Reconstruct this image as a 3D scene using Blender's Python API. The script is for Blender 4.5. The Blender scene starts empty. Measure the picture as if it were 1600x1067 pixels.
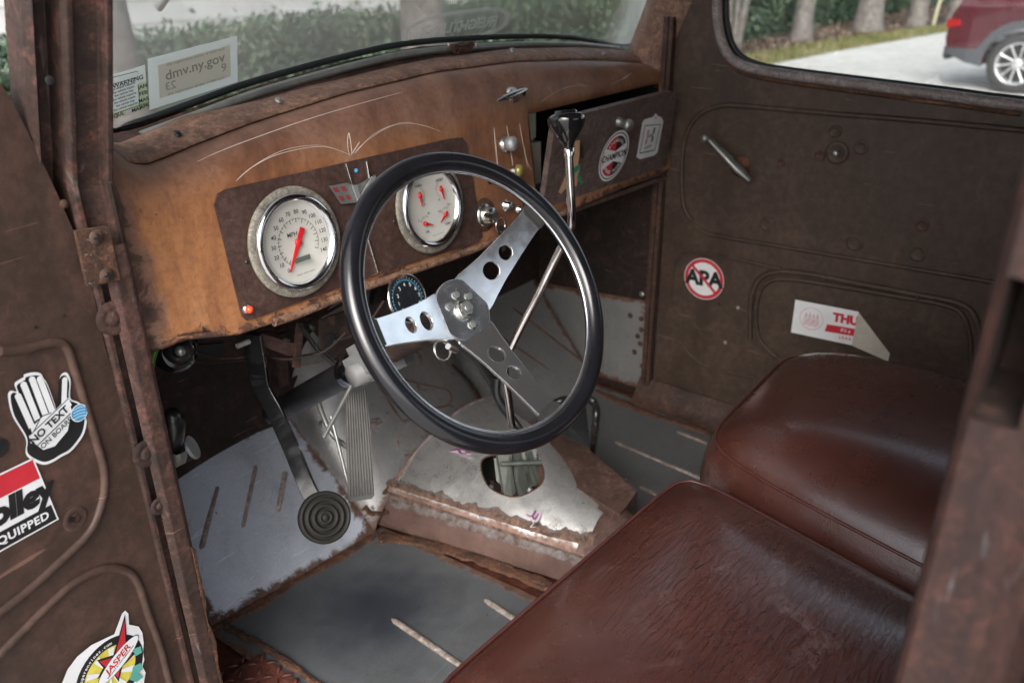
import bpy, bmesh, math, random
from mathutils import Vector, Matrix, noise
V = Vector
rnd = random.Random(7)
scene = bpy.context.scene
COL = scene.collection
R_ = math.radians

# ------------------------------------------------------------------ camera
# world: X across the cab (driver side -> passenger side), Y towards the bonnet, Z up, cab floor Z=0
CAM = V((0, 0, 1.08)); FPX = 1291.0; CX, CY = 800.0, 533.5
pitch, roll, az = R_(25), R_(0.6), R_(51.6)
_h = V((math.sin(az), math.cos(az), 0)); _r = V((math.cos(az), -math.sin(az), 0)); _z = V((0, 0, 1))
FW = _h*math.cos(pitch) - _z*math.sin(pitch); _u = _h*math.sin(pitch) + _z*math.cos(pitch)
RT = _r*math.cos(roll) - _u*math.sin(roll); UP = _u*math.cos(roll) + _r*math.sin(roll)
cd = bpy.data.cameras.new('camera'); cam = bpy.data.objects.new('camera', cd); COL.objects.link(cam)
cam.matrix_world = Matrix(((RT.x, UP.x, -FW.x, CAM.x), (RT.y, UP.y, -FW.y, CAM.y), (RT.z, UP.z, -FW.z, CAM.z), (0, 0, 0, 1)))
cd.sensor_width = 36; cd.lens = FPX/1600*36; cd.clip_start = .02; cd.clip_end = 500
cd.dof.use_dof = True; cd.dof.focus_distance = 1.12; cd.dof.aperture_fstop = 4.5
scene.camera = cam

# ------------------------------------------------------------------ light
SUN_EL, SUN_AZ = R_(40), R_(248)
w = bpy.data.worlds.new('World'); scene.world = w; w.use_nodes = True
nt = w.node_tree; nt.nodes.clear()
sky = nt.nodes.new('ShaderNodeTexSky'); sky.sky_type = 'NISHITA'; sky.sun_disc = False
sky.sun_elevation = SUN_EL; sky.sun_rotation = SUN_AZ; sky.air_density = 1.0; sky.dust_density = 4.0; sky.ozone_density = 1.0
hs = nt.nodes.new('ShaderNodeHueSaturation'); hs.inputs['Saturation'].default_value = .42
bg = nt.nodes.new('ShaderNodeBackground'); bg.inputs['Strength'].default_value = .15
wo = nt.nodes.new('ShaderNodeOutputWorld')
nt.links.new(sky.outputs[0], hs.inputs['Color']); nt.links.new(hs.outputs[0], bg.inputs[0]); nt.links.new(bg.outputs[0], wo.inputs[0])
sl = bpy.data.lights.new('sun', 'SUN'); sl.energy = 1.0; sl.angle = R_(40); sl.color = (1, .99, .97)
so = bpy.data.objects.new('sun', sl); COL.objects.link(so)
sd = V((math.sin(SUN_AZ)*math.cos(SUN_EL), math.cos(SUN_AZ)*math.cos(SUN_EL), math.sin(SUN_EL)))
so.rotation_euler = sd.to_track_quat('Z', 'Y').to_euler()
vs = scene.view_settings; vs.view_transform = 'Standard'; vs.look = 'None'; vs.exposure = 1.2; vs.gamma = 1
scene.render.engine = 'CYCLES'

# ------------------------------------------------------------------ rays onto real planes
def ray(px, py): return FW + RT*((px-CX)/FPX) + UP*((CY-py)/FPX)
def onX(px, py, x): d = ray(px, py); return CAM + d*((x-CAM.x)/d.x)
def onY(px, py, y): d = ray(px, py); return CAM + d*((y-CAM.y)/d.y)
def onZ(px, py, z): d = ray(px, py); return CAM + d*((z-CAM.z)/d.z)
def onP(px, py, o, n): d = ray(px, py); return CAM + d*((o-CAM).dot(n)/d.dot(n))
def at(px, py, dep): return CAM + ray(px, py)*dep
def interp(tab, x):
    if x <= tab[0][0]: return tab[0][1]
    for (a, b), (c, d) in zip(tab, tab[1:]):
        if x <= c: return b + (d-b)*(x-a)/(c-a)
    return tab[-1][1]
def smooth(t): t = max(0, min(1, t)); return t*t*(3-2*t)
def catmull(P, n=8, closed=False):
    P = [V(p) for p in P]; out = []; N = len(P)
    rng = range(N) if closed else range(N-1)
    for i in rng:
        if closed: a, b, c, d = P[(i-1) % N], P[i], P[(i+1) % N], P[(i+2) % N]
        else: a, b, c, d = P[max(i-1, 0)], P[i], P[i+1], P[min(i+2, N-1)]
        for k in range(n):
            t = k/n
            out.append(.5*((2*b)+(c-a)*t+(2*a-5*b+4*c-d)*t*t+(3*b-a-3*c+d)*t**3))
    if not closed: out.append(P[-1])
    return out

# ------------------------------------------------------------------ materials
def newmat(name):
    m = bpy.data.materials.new(name); m.use_nodes = True; t = m.node_tree
    return m, t, t.nodes['Principled BSDF']
def N(t, kind, **kw):
    n = t.nodes.new(kind)
    for k, v in kw.items(): setattr(n, k, v)
    return n
def L(t, a, b): t.links.new(a, b)
def noise_tex(t, vec, scale, detail=6, rough=.6, dist=0):
    n = N(t, 'ShaderNodeTexNoise'); n.inputs['Scale'].default_value = scale; n.inputs['Detail'].default_value = detail
    n.inputs['Roughness'].default_value = rough; n.inputs['Distortion'].default_value = dist
    L(t, vec, n.inputs['Vector']); return n.outputs['Fac']
def ramp(t, fac, stops):
    r = N(t, 'ShaderNodeValToRGB'); e = r.color_ramp.elements
    while len(e) < len(stops): e.new(.5)
    for el, (p, c) in zip(e, stops):
        el.position = p; el.color = (*c, 1) if len(c) == 3 else c
    L(t, fac, r.inputs[0]); return r.outputs[0]
def maprange(t, fac, a, b, c=0., d=1.):
    r = N(t, 'ShaderNodeMapRange'); r.interpolation_type = 'SMOOTHSTEP'
    for i, v in zip((1, 2, 3, 4), (a, b, c, d)): r.inputs[i].default_value = v
    L(t, fac, r.inputs[0]); return r.outputs[0]
def mixc(t, fac, a, b):
    m = N(t, 'ShaderNodeMix', data_type='RGBA')
    for i, v in ((0, fac), (6, a), (7, b)):
        if hasattr(v, 'is_linked') or hasattr(v, 'links'): L(t, v, m.inputs[i])
        elif i == 0: m.inputs[0].default_value = v
        else: m.inputs[i].default_value = (*v, 1)
    return m.outputs[2]
def mth(t, op, a, b=0.):
    m = N(t, 'ShaderNodeMath', operation=op)
    for i, v in ((0, a), (1, b)):
        if hasattr(v, 'links'): L(t, v, m.inputs[i])
        else: m.inputs[i].default_value = v
    return m.outputs[0]
def bump(t, bs, h, strength, dist=.002):
    b = N(t, 'ShaderNodeBump'); b.inputs['Strength'].default_value = strength; b.inputs['Distance'].default_value = dist
    L(t, h, b.inputs['Height']); L(t, b.outputs[0], bs.inputs['Normal'])
def objvec(t, sc=(1, 1, 1)):
    c = N(t, 'ShaderNodeTexCoord'); m = N(t, 'ShaderNodeMapping'); m.inputs['Scale'].default_value = sc
    L(t, c.outputs['Object'], m.inputs['Vector']); return m.outputs[0]
def posz(t):
    g = N(t, 'ShaderNodeNewGeometry'); s = N(t, 'ShaderNodeSeparateXYZ'); L(t, g.outputs['Position'], s.inputs[0]); return s.outputs

def plain(name, col, rough=.5, metal=0., coat=0., bmp=0., bs=80, em=0, spec=.5):
    m, t, b = newmat(name)
    b.inputs['Roughness'].default_value = rough; b.inputs['Metallic'].default_value = metal
    b.inputs['Coat Weight'].default_value = coat; b.inputs['Specular IOR Level'].default_value = spec
    v = objvec(t); n = noise_tex(t, v, bs*.5, 5)
    c = ramp(t, n, [(.3, tuple(x*.82 for x in col)), (.7, tuple(min(1, x*1.12) for x in col))])
    L(t, c, b.inputs['Base Color'])
    L(t, maprange(t, noise_tex(t, v, bs*.3, 4), .3, .7, max(0, rough-.08), min(1, rough+.1)), b.inputs['Roughness'])
    if bmp: bump(t, b, noise_tex(t, v, bs*3, 4), bmp, .001)
    return m
def rusty(name, c0, c1, c2, scale=9., rough=.62, bmp=.35, streak=(1, 1, .35), speck=(.02, .012, .01), speckamt=.62, pale=None, spec=.35, mott=1.):
    m, t, b = newmat(name)
    v = objvec(t); vst = objvec(t, streak)
    big = noise_tex(t, vst, scale, 8, .62, .6)
    col = ramp(t, big, [(.28, c0), (.5, c1), (.72, c2)])
    mid = noise_tex(t, v, scale*3.3, 9, .72, 1.0)
    col = mixc(t, mth(t, 'MULTIPLY', maprange(t, mid, .50, .62), .55*mott), col, tuple(x*1.45 for x in c2))
    col = mixc(t, mth(t, 'MULTIPLY', maprange(t, mid, .36, .47, 1., 0.), .6*mott), col, tuple(x*.55 for x in c0))
    fine = noise_tex(t, v, scale*14, 8, .7)
    col = mixc(t, mth(t, 'MULTIPLY', maprange(t, fine, .38, .62), .6*(.4+.6*mott)), col, tuple(x*.42 for x in c1))
    scr = N(t, 'ShaderNodeMapping'); scr.inputs['Rotation'].default_value = (.5, .3, .9); scr.inputs['Scale'].default_value = (9, 9, 150); L(t, v, scr.inputs['Vector'])
    sm = mth(t, 'MULTIPLY', maprange(t, noise_tex(t, scr.outputs[0], 1.0, 3, .5, .6), .70, .74), .35); col = mixc(t, sm, col, tuple(min(.6, x*3+.03) for x in c2))
    sp = maprange(t, noise_tex(t, v, scale*5, 10, .75), speckamt, speckamt+.07)
    col = mixc(t, sp, col, speck)
    if pale:
        col = mixc(t, mth(t, 'MULTIPLY', maprange(t, noise_tex(t, vst, scale*2.7, 9, .7, 1.2), .6, .72), .8), col, pale)
    L(t, col, b.inputs['Base Color'])
    b.inputs['Specular IOR Level'].default_value = spec
    L(t, maprange(t, big, .3, .7, rough-.12, rough+.15), b.inputs['Roughness'])
    h = mth(t, 'ADD', fine, mth(t, 'MULTIPLY', sp, .6)); bump(t, b, h, bmp, .0012)
    return m
def steel(name, base, rustc, rough=.42, metal=.75, edge=True, rust_w=.03, patch=.66, dark=None, tint=(.5, .5, .52)):
    """bare sheet steel with rust creeping in from the seams ('edge' = metres from the border)"""
    m, t, b = newmat(name)
    v = objvec(t)
    n1 = noise_tex(t, v, 11, 10, .7, .5); n2 = noise_tex(t, v, 90, 8, .75); n3 = noise_tex(t, v, 18, 10, .72, .8)
    col = ramp(t, n1, [(.32, tuple(x*.80 for x in base)), (.52, base), (.72, tuple(min(1, x*1.15) for x in base))])
    col = mixc(t, mth(t, 'MULTIPLY', maprange(t, noise_tex(t, v, 420, 4, .7), .45, .7), .5), col, tuple(x*.5 for x in base))
    scr = N(t, 'ShaderNodeMapping'); scr.inputs['Rotation'].default_value = (0, 0, .6); scr.inputs['Scale'].default_value = (8, 190, 8); L(t, v, scr.inputs['Vector'])
    col = mixc(t, mth(t, 'MULTIPLY', maprange(t, noise_tex(t, scr.outputs[0], 1.0, 4, .6, .5), .62, .68), .4), col, tuple(min(1, x*1.7) for x in base))
    col = mixc(t, maprange(t, noise_tex(t, v, 70, 4, .6, .3), .705, .72), col, (.04, .028, .022))
    col = mixc(t, mth(t, 'MULTIPLY', maprange(t, noise_tex(t, v, 230, 3, .6), .69, .72), .6), col, tuple(min(1, x*2.2) for x in base))
    col = mixc(t, mth(t, 'MULTIPLY', maprange(t, noise_tex(t, v, 24, 6, .75, 1.5), .55, .7), .35), col, (.10, .065, .05))
    col = mixc(t, mth(t, 'MULTIPLY', maprange(t, n2, .4, .7), .25), col, tint)
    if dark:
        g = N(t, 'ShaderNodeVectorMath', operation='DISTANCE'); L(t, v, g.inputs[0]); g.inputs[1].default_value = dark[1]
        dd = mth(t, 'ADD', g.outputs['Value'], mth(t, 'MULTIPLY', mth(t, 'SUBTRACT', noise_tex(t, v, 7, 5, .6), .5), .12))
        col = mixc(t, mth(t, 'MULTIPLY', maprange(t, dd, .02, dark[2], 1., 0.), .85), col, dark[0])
    r = maprange(t, n3, patch, patch+.06)
    if edge:
        a = N(t, 'ShaderNodeAttribute'); a.attribute_name = 'edge'
        e = mth(t, 'ADD', a.outputs['Fac'], mth(t, 'MULTIPLY', mth(t, 'SUBTRACT', n3, .5), rust_w*5))
        r = mth(t, 'MAXIMUM', r, maprange(t, e, rust_w*.6, rust_w*1.4, 1., 0.))
    rc = ramp(t, noise_tex(t, v, 45, 8, .7), [(.3, tuple(x*.35 for x in rustc)), (.5, rustc), (.68, (rustc[0]*1.5, rustc[1]*1.7, rustc[2]*2.0)), (.8, (.45, .42, .40))])
    L(t, mixc(t, r, col, rc), b.inputs['Base Color'])
    L(t, mth(t, 'MULTIPLY', mth(t, 'SUBTRACT', 1., r), metal), b.inputs['Metallic'])
    rr = mth(t, 'ADD', maprange(t, n1, .3, .7, rough-.08, rough+.12), mth(t, 'MULTIPLY', r, .35)); L(t, rr, b.inputs['Roughness'])
    bump(t, b, mth(t, 'ADD', mth(t, 'MULTIPLY', n2, .3), mth(t, 'MULTIPLY', r, mth(t, 'ADD', n2, .6))), .4, .0015)
    return m
def chrome(name, col=(.75, .76, .78), rough=.08, pit=.64, met=1.):
    m, t, b = newmat(name); v = objvec(t)
    b.inputs['Metallic'].default_value = met
    s = maprange(t, noise_tex(t, v, 160, 8, .7), pit, pit+.08)
    L(t, mixc(t, s, col, (.16, .14, .11)), b.inputs['Base Color'])
    L(t, mth(t, 'ADD', mth(t, 'MULTIPLY', s, .35), maprange(t, noise_tex(t, v, 35, 4), .3, .7, rough, rough+.12)), b.inputs['Roughness'])
    return m

M = {}
M['brown'] = rusty('brown_patina', (.044, .026, .021), (.068, .038, .029), (.105, .054, .037), 7, .6, .3, speck=(.20, .125, .09), speckamt=.7)
M['door_brown'] = rusty('door_brown', (.044, .028, .021), (.068, .044, .033), (.094, .060, .044), 4, .55, .2, mott=.45, speck=(.03, .018, .014), speckamt=.68)
M['ldoor'] = rusty('open_door_brown', (.038, .026, .020), (.068, .042, .032), (.120, .060, .044), 5, .5, .22, mott=.4, speck=(.22, .16, .12), speckamt=.69)
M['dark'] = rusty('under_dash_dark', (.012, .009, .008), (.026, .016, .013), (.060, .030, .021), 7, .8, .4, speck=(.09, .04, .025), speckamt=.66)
M['pillar'] = rusty('pillar_patina', (.020, .014, .013), (.046, .026, .021), (.105, .046, .034), 11, .6, .55, speck=(.025, .018, .014), speckamt=.6, pale=(.15, .12, .10))
M['red_oxide'] = rusty('red_oxide', (.075, .026, .020), (.12, .04, .028), (.16, .06, .038), 9, .55, .35, speckamt=.66)
M['bpillar'] = rusty('rear_pillar_rust', (.016, .010, .010), (.038, .018, .015), (.095, .036, .026), 15, .55, .4, streak=(1, 1, .12), speckamt=.66, pale=(.13, .12, .12), mott=.5)
M['primer'] = rusty('primer_brown', (.075, .045, .037), (.11, .066, .054), (.15, .090, .073), 8, .5, .2, streak=(1, 1, 1), speck=(.06, .035, .03), speckamt=.7)
M['rust'] = rusty('heavy_rust', (.030, .018, .014), (.085, .043, .028), (.17, .075, .042), 22, .85, 1.0, streak=(1, 1, 1), speck=(.30, .23, .19), speckamt=.60)
M['lip'] = rusty('rusty_lip', (.11, .055, .035), (.24, .13, .08), (.36, .22, .15), 22, .8, 1.0, streak=(1, 1, 1), speck=(.06, .03, .025), speckamt=.53)
M['rib'] = rusty('worn_rib', (.16, .125, .105), (.26, .21, .18), (.36, .32, .29), 14, .5, .3, streak=(1, 1, 1), speckamt=.64)
M['moulding'] = rusty('moulding_patina', (.12, .068, .05), (.21, .118, .083), (.30, .175, .125), 10, .58, .35, streak=(1, 1, 1), speck=(.035, .025, .02), speckamt=.66)
M['gauge_panel'] = rusty('gauge_panel_brown', (.058, .030, .025), (.072, .038, .031), (.086, .047, .038), 8, .55, .2, streak=(1, 1, 1), speck=(.14, .08, .06), speckamt=.74)
M['glove'] = rusty('glove_door_brown', (.095, .068, .062), (.125, .090, .082), (.155, .112, .102), 8, .5, .15, streak=(1, 1, 1), speck=(.17, .12, .1), speckamt=.75)
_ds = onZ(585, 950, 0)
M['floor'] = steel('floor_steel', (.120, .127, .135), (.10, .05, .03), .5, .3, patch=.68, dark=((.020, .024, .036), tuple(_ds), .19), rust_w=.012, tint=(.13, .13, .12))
M['floor_r'] = steel('floor_steel_passenger', (.135, .142, .145), (.08, .04, .025), .55, .3, patch=.72, rust_w=.012, tint=(.13, .13, .13))
M['toe'] = steel('toe_board_steel', (.46, .49, .56), (.085, .045, .03), .5, .3, rust_w=.016, patch=.72, tint=(.48, .50, .55))
M['toe_r'] = steel('toe_board_grey', (.20, .20, .195), (.11, .05, .03), .6, .2, rust_w=.012, patch=.64, tint=(.15, .14, .13))
M['tunnel'] = steel('tunnel_steel', (.70, .69, .67), (.22, .13, .10), .33, .75, rust_w=.007, patch=.74, tint=(.3, .29, .27))
M['bell'] = steel('bell_cover_steel', (.27, .265, .26), (.12, .07, .055), .40, .55, rust_w=.014, patch=.57, tint=(.22, .21, .2))
M['flange'] = rusty('tunnel_flange', (.16, .095, .078), (.22, .128, .105), (.27, .16, .13), 10, .55, .3, streak=(1, 1, 1), speck=(.07, .035, .025), speckamt=.66)
M['chrome'] = chrome('chrome'); M['chrome_old'] = chrome('pitted_chrome', (.62, .61, .57), .2, .55)
M['chrome_rod'] = chrome('lever_steel', (.6, .58, .58), .14, .68)
M['ring'] = rusty('dull_ring', (.13, .115, .09), (.22, .20, .165), (.32, .30, .25), 30, .42, .4, streak=(1, 1, 1), speck=(.12, .08, .05), speckamt=.60)
M['spoke'] = chrome('polished_spoke', (.80, .81, .84), .12, .68, .96)
M['hubm'] = chrome('worn_hub', (.68, .70, .74), .18, .62, .95)
M['link'] = plain('linkage_steel', (.15, .16, .14), .45, .7, 0, .3)
M['zinc'] = plain('dull_zinc', (.36, .37, .35), .45, .8, 0, .2)
M['alu'] = plain('cast_aluminium', (.40, .41, .42), .5, .6, 0, .3)
M['bracket_grey'] = plain('pale_grey_casting', (.15, .15, .15), .55, .15, 0, .3, 60)
M['black'] = plain('black_paint', (.012, .012, .013), .35, 0, .3)
M['black_gloss'] = plain('black_gloss', (.008, .008, .009), .14, 0, .5)
M['rim'] = plain('wheel_rim_black', (.008, .008, .010), .2, 0, .25, .05, 40)
M['rubber'] = plain('rubber', (.022, .021, .020), .6, 0, 0, .3)
M['ped_rubber'] = plain('pedal_rubber', (.014, .013, .011), .65, 0, 0, .4, 60, spec=.2)
M['gas_rubber'] = plain('accelerator_rubber', (.070, .066, .061), .55, 0, 0, .3, 60)
M['gasket'] = plain('gasket', (.012, .016, .017), .5)
M['cream'] = plain('gauge_cream', (.50, .49, .45), .45, 0, 0, 0, 20)
M['ink'] = plain('black_ink', (.015, .015, .016), .45)
M['inkgrey'] = plain('grey_ink', (.16, .17, .17), .5)
M['white'] = plain('sticker_white', (.80, .81, .82), .4, 0, 0, 0, 15)
M['red'] = plain('sticker_red', (.55, .03, .045), .4, 0, 0, 0, 30)
M['needle'] = plain('needle_red', (.6, .02, .025), .35)
M['pink'] = plain('sticker_pink', (.62, .12, .38), .4)
M['brassy'] = plain('dull_brass', (.34, .30, .10), .4, .4)
M['enamel'] = plain('faded_red_enamel', (.30, .05, .05), .35, .2)
M['tblue'] = plain('tacho_blue', (.05, .19, .30), .5)
M['yellow'] = plain('sticker_yellow', (.72, .62, .10), .4)
M['green'] = plain('sticker_green', (.03, .26, .16), .4)
M['teal'] = plain('sticker_teal', (.12, .42, .36), .4)
M['blue'] = plain('sticker_blue', (.07, .33, .60), .35)
M['lightblue'] = plain('sticker_pale_blue', (.5, .75, .85), .4)
M['skin'] = plain('sticker_tan', (.62, .36, .22), .45)
M['paperback'] = plain('peeled_paper', (.50, .46, .40), .7, 0, 0, .4, 60)
M['purple'] = plain('flourish_purple', (.20, .04, .13), .5)
M['lilac'] = plain('flourish_lilac', (.62, .52, .60), .5)
M['pin'] = plain('pinstripe_white', (.62, .52, .46), .5, 0, 0, 0, 60)
M['lens_red'] = plain('lens_red', (.8, .08, .03), .25)
M['wire_g'] = plain('wire_green', (.03, .22, .12), .5); M['wire_y'] = plain('wire_yellow', (.5, .45, .05), .5)
M['bezel_lcd'] = plain('odometer_grey', (.10, .12, .10), .3)
M['dialblack'] = plain('tacho_face', (.015, .018, .022), .3)
M['print_faint'] = plain('faint_print', (.42, .41, .37), .6); M['print_grey'] = plain('faded_print', (.33, .32, .28), .6); M['sticker_clear'] = plain('sticker_pale', (.56, .60, .58), .5)
M['sticker_buff'] = plain('sticker_buff', (.52, .50, .44), .5); M['sticker_lime'] = plain('sticker_lime', (.50, .56, .42), .5)

def leather():
    m, t, b = newmat('oxblood_leather'); v = objvec(t)
    n1 = noise_tex(t, v, 4, 6, .6, .4)
    col = ramp(t, n1, [(.3, (.036, .0125, .0095)), (.5, (.054, .0175, .0130)), (.72, (.078, .0265, .0185))])
    # scuffs on the worn crown, with its pale highlight bloom painted into the colour
    sc = mth(t, 'MULTIPLY', maprange(t, noise_tex(t, v, 7, 10, .75, 1.0), .55, .72), .5)
    a = N(t, 'ShaderNodeAttribute'); a.attribute_name = 'wear'
    col = mixc(t, mth(t, 'MULTIPLY', sc, a.outputs['Fac']), col, (.20, .145, .14))
    L(t, col, b.inputs['Base Color'])
    L(t, maprange(t, noise_tex(t, v, 13, 8, .7), .3, .7, .22, .38), b.inputs['Roughness'])
    b.inputs['Specular IOR Level'].default_value = .6; b.inputs['Coat Weight'].default_value = 1.0; b.inputs['Coat Roughness'].default_value = .2
    mp = N(t, 'ShaderNodeMapping'); mp.inputs['Rotation'].default_value = (0, 0, R_(35)); mp.inputs['Scale'].default_value = (16, 80, 30)
    c = N(t, 'ShaderNodeTexCoord'); L(t, c.outputs['Object'], mp.inputs['Vector'])
    vo = noise_tex(t, mp.outputs[0], 1.7, 3, .5, .9)
    wr = mth(t, 'MULTIPLY', maprange(t, vo, .35, .65), mth(t, 'MULTIPLY', a.outputs['Fac'], 1.7))
    grain = noise_tex(t, v, 420, 3, .5)
    long = noise_tex(t, v, 9, 3, .5, 1.5)
    bump(t, b, mth(t, 'ADD', mth(t, 'ADD', wr, mth(t, 'MULTIPLY', grain, .25)), mth(t, 'MULTIPLY', long, 1.1)), .6, .0026)
    return m
M['leather'] = leather()
M['piping'] = plain('piping', (.065, .022, .019), .35)

def dash_mat():
    m, t, b = newmat('dash_patina'); v = objvec(t); vs_ = objvec(t, (1, 1, .3))
    P = posz(t); x, z = P[0], P[2]
    n1 = noise_tex(t, vs_, 9, 10, .65, .6); n2 = noise_tex(t, v, 110, 8, .7); n3 = noise_tex(t, v, 26, 10, .72, .7)
    orange = ramp(t, n1, [(.28, (.11, .048, .030)), (.40, (.24, .098, .043)), (.55, (.37, .160, .066)), (.70, (.52, .28, .14))])
    mauve = ramp(t, n1, [(.3, (.12, .062, .046)), (.5, (.22, .115, .080)), (.7, (.32, .185, .130))])
    zz = mth(t, 'ADD', z, mth(t, 'MULTIPLY', mth(t, 'SUBTRACT', n1, .5), .12))
    up = maprange(t, zz, .79, .865)
    xx = mth(t, 'MULTIPLY', maprange(t, x, .7, 1.5), .55)
    xx = mth(t, 'MAXIMUM', xx, maprange(t, mth(t, 'ADD', x, mth(t, 'MULTIPLY', mth(t, 'SUBTRACT', n3, .5), .06)), .462, .480, 1., 0.))
    col = mixc(t, mth(t, 'MAXIMUM', up, xx), orange, mauve)
    a = N(t, 'ShaderNodeAttribute'); a.attribute_name = 'edge'
    e = mth(t, 'ADD', a.outputs['Fac'], mth(t, 'MULTIPLY', mth(t, 'SUBTRACT', n3, .5), .10))
    ch = maprange(t, e, .005, .013, 1., 0.)
    col = mixc(t, ch, col, ramp(t, n3, [(.35, (.035, .022, .02)), (.5, (.10, .055, .04)), (.65, (.24, .15, .12))]))
    n5 = noise_tex(t, objvec(t, (1, 1, .22)), 38, 8, .7, .4)
    col = mixc(t, mth(t, 'MULTIPLY', maprange(t, n5, .52, .68), .45), col, (.11, .05, .032)); col = mixc(t, mth(t, 'MULTIPLY', maprange(t, n5, .28, .42, 1., 0.), .35), col, (.42, .25, .15))
    col = mixc(t, maprange(t, n3, .645, .68), col, (.055, .032, .028))
    col = mixc(t, mth(t, 'MULTIPLY', maprange(t, n2, .4, .68), .4), col, (.12, .055, .032))
    L(t, col, b.inputs['Base Color']); b.inputs['Specular IOR Level'].default_value = .4
    L(t, maprange(t, n1, .3, .7, .42, .6), b.inputs['Roughness'])
    bump(t, b, mth(t, 'ADD', n2, ch), .3, .001)
    return m
M['dash'] = dash_mat()
def glass(name, dust_haze, tint=(.93, .97, .96), refl=.06):
    m, t, b = newmat(name); out = t.nodes['Material Output']; t.nodes.remove(b); v = objvec(t)
    tr = N(t, 'ShaderNodeBsdfTransparent'); tr.inputs[0].default_value = (*tint, 1)
    gl = N(t, 'ShaderNodeBsdfGlossy'); gl.inputs['Roughness'].default_value = .02
    df = N(t, 'ShaderNodeBsdfDiffuse'); df.inputs[0].default_value = (.70, .72, .71, 1)
    fr = N(t, 'ShaderNodeFresnel'); fr.inputs[0].default_value = 1.5
    m1 = N(t, 'ShaderNodeMixShader'); L(t, mth(t, 'MULTIPLY', fr.outputs[0], 1.2), m1.inputs[0]); L(t, tr.outputs[0], m1.inputs[1]); L(t, gl.outputs[0], m1.inputs[2])
    m2 = N(t, 'ShaderNodeMixShader'); L(t, maprange(t, noise_tex(t, v, 3.5, 5, .6), .3, .7, dust_haze*.85, dust_haze*1.15), m2.inputs[0])
    L(t, m1.outputs[0], m2.inputs[1]); L(t, df.outputs[0], m2.inputs[2]); L(t, m2.outputs[0], out.inputs[0])
    return m
M['windshield'] = glass('dusty_haze_glass', .46); M['glass'] = glass('side_glass', .02)  # windshield dust film also paints in the bright haze over the view
def translucent(name, col):
    m, t, b = newmat(name); out = t.nodes['Material Output']; b.inputs['Base Color'].default_value = (*col, 1); b.inputs['Roughness'].default_value = .5
    tr = N(t, 'ShaderNodeBsdfTranslucent'); tr.inputs[0].default_value = (*col, 1); mx = N(t, 'ShaderNodeMixShader'); mx.inputs[0].default_value = .5
    L(t, b.outputs[0], mx.inputs[1]); L(t, tr.outputs[0], mx.inputs[2]); L(t, mx.outputs[0], out.inputs[0]); return m
M['sticker_clear'] = translucent('sticker_pale', (.80, .86, .83)); M['sticker_buff'] = translucent('sticker_buff', (.78, .74, .66)); M['sticker_lime2'] = translucent('sticker_lime_thin', (.72, .80, .60))
def decal_clear():
    m, t, b = newmat('clear_decal'); out = t.nodes['Material Output']
    b.inputs['Base Color'].default_value = (.75, .78, .77, 1); b.inputs['Roughness'].default_value = .6
    tr = N(t, 'ShaderNodeBsdfTransparent'); mx = N(t, 'ShaderNodeMixShader'); mx.inputs[0].default_value = .7
    L(t, tr.outputs[0], mx.inputs[1]); L(t, b.outputs[0], mx.inputs[2]); L(t, mx.outputs[0], out.inputs[0]); return m
M['decal'] = decal_clear()

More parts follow.
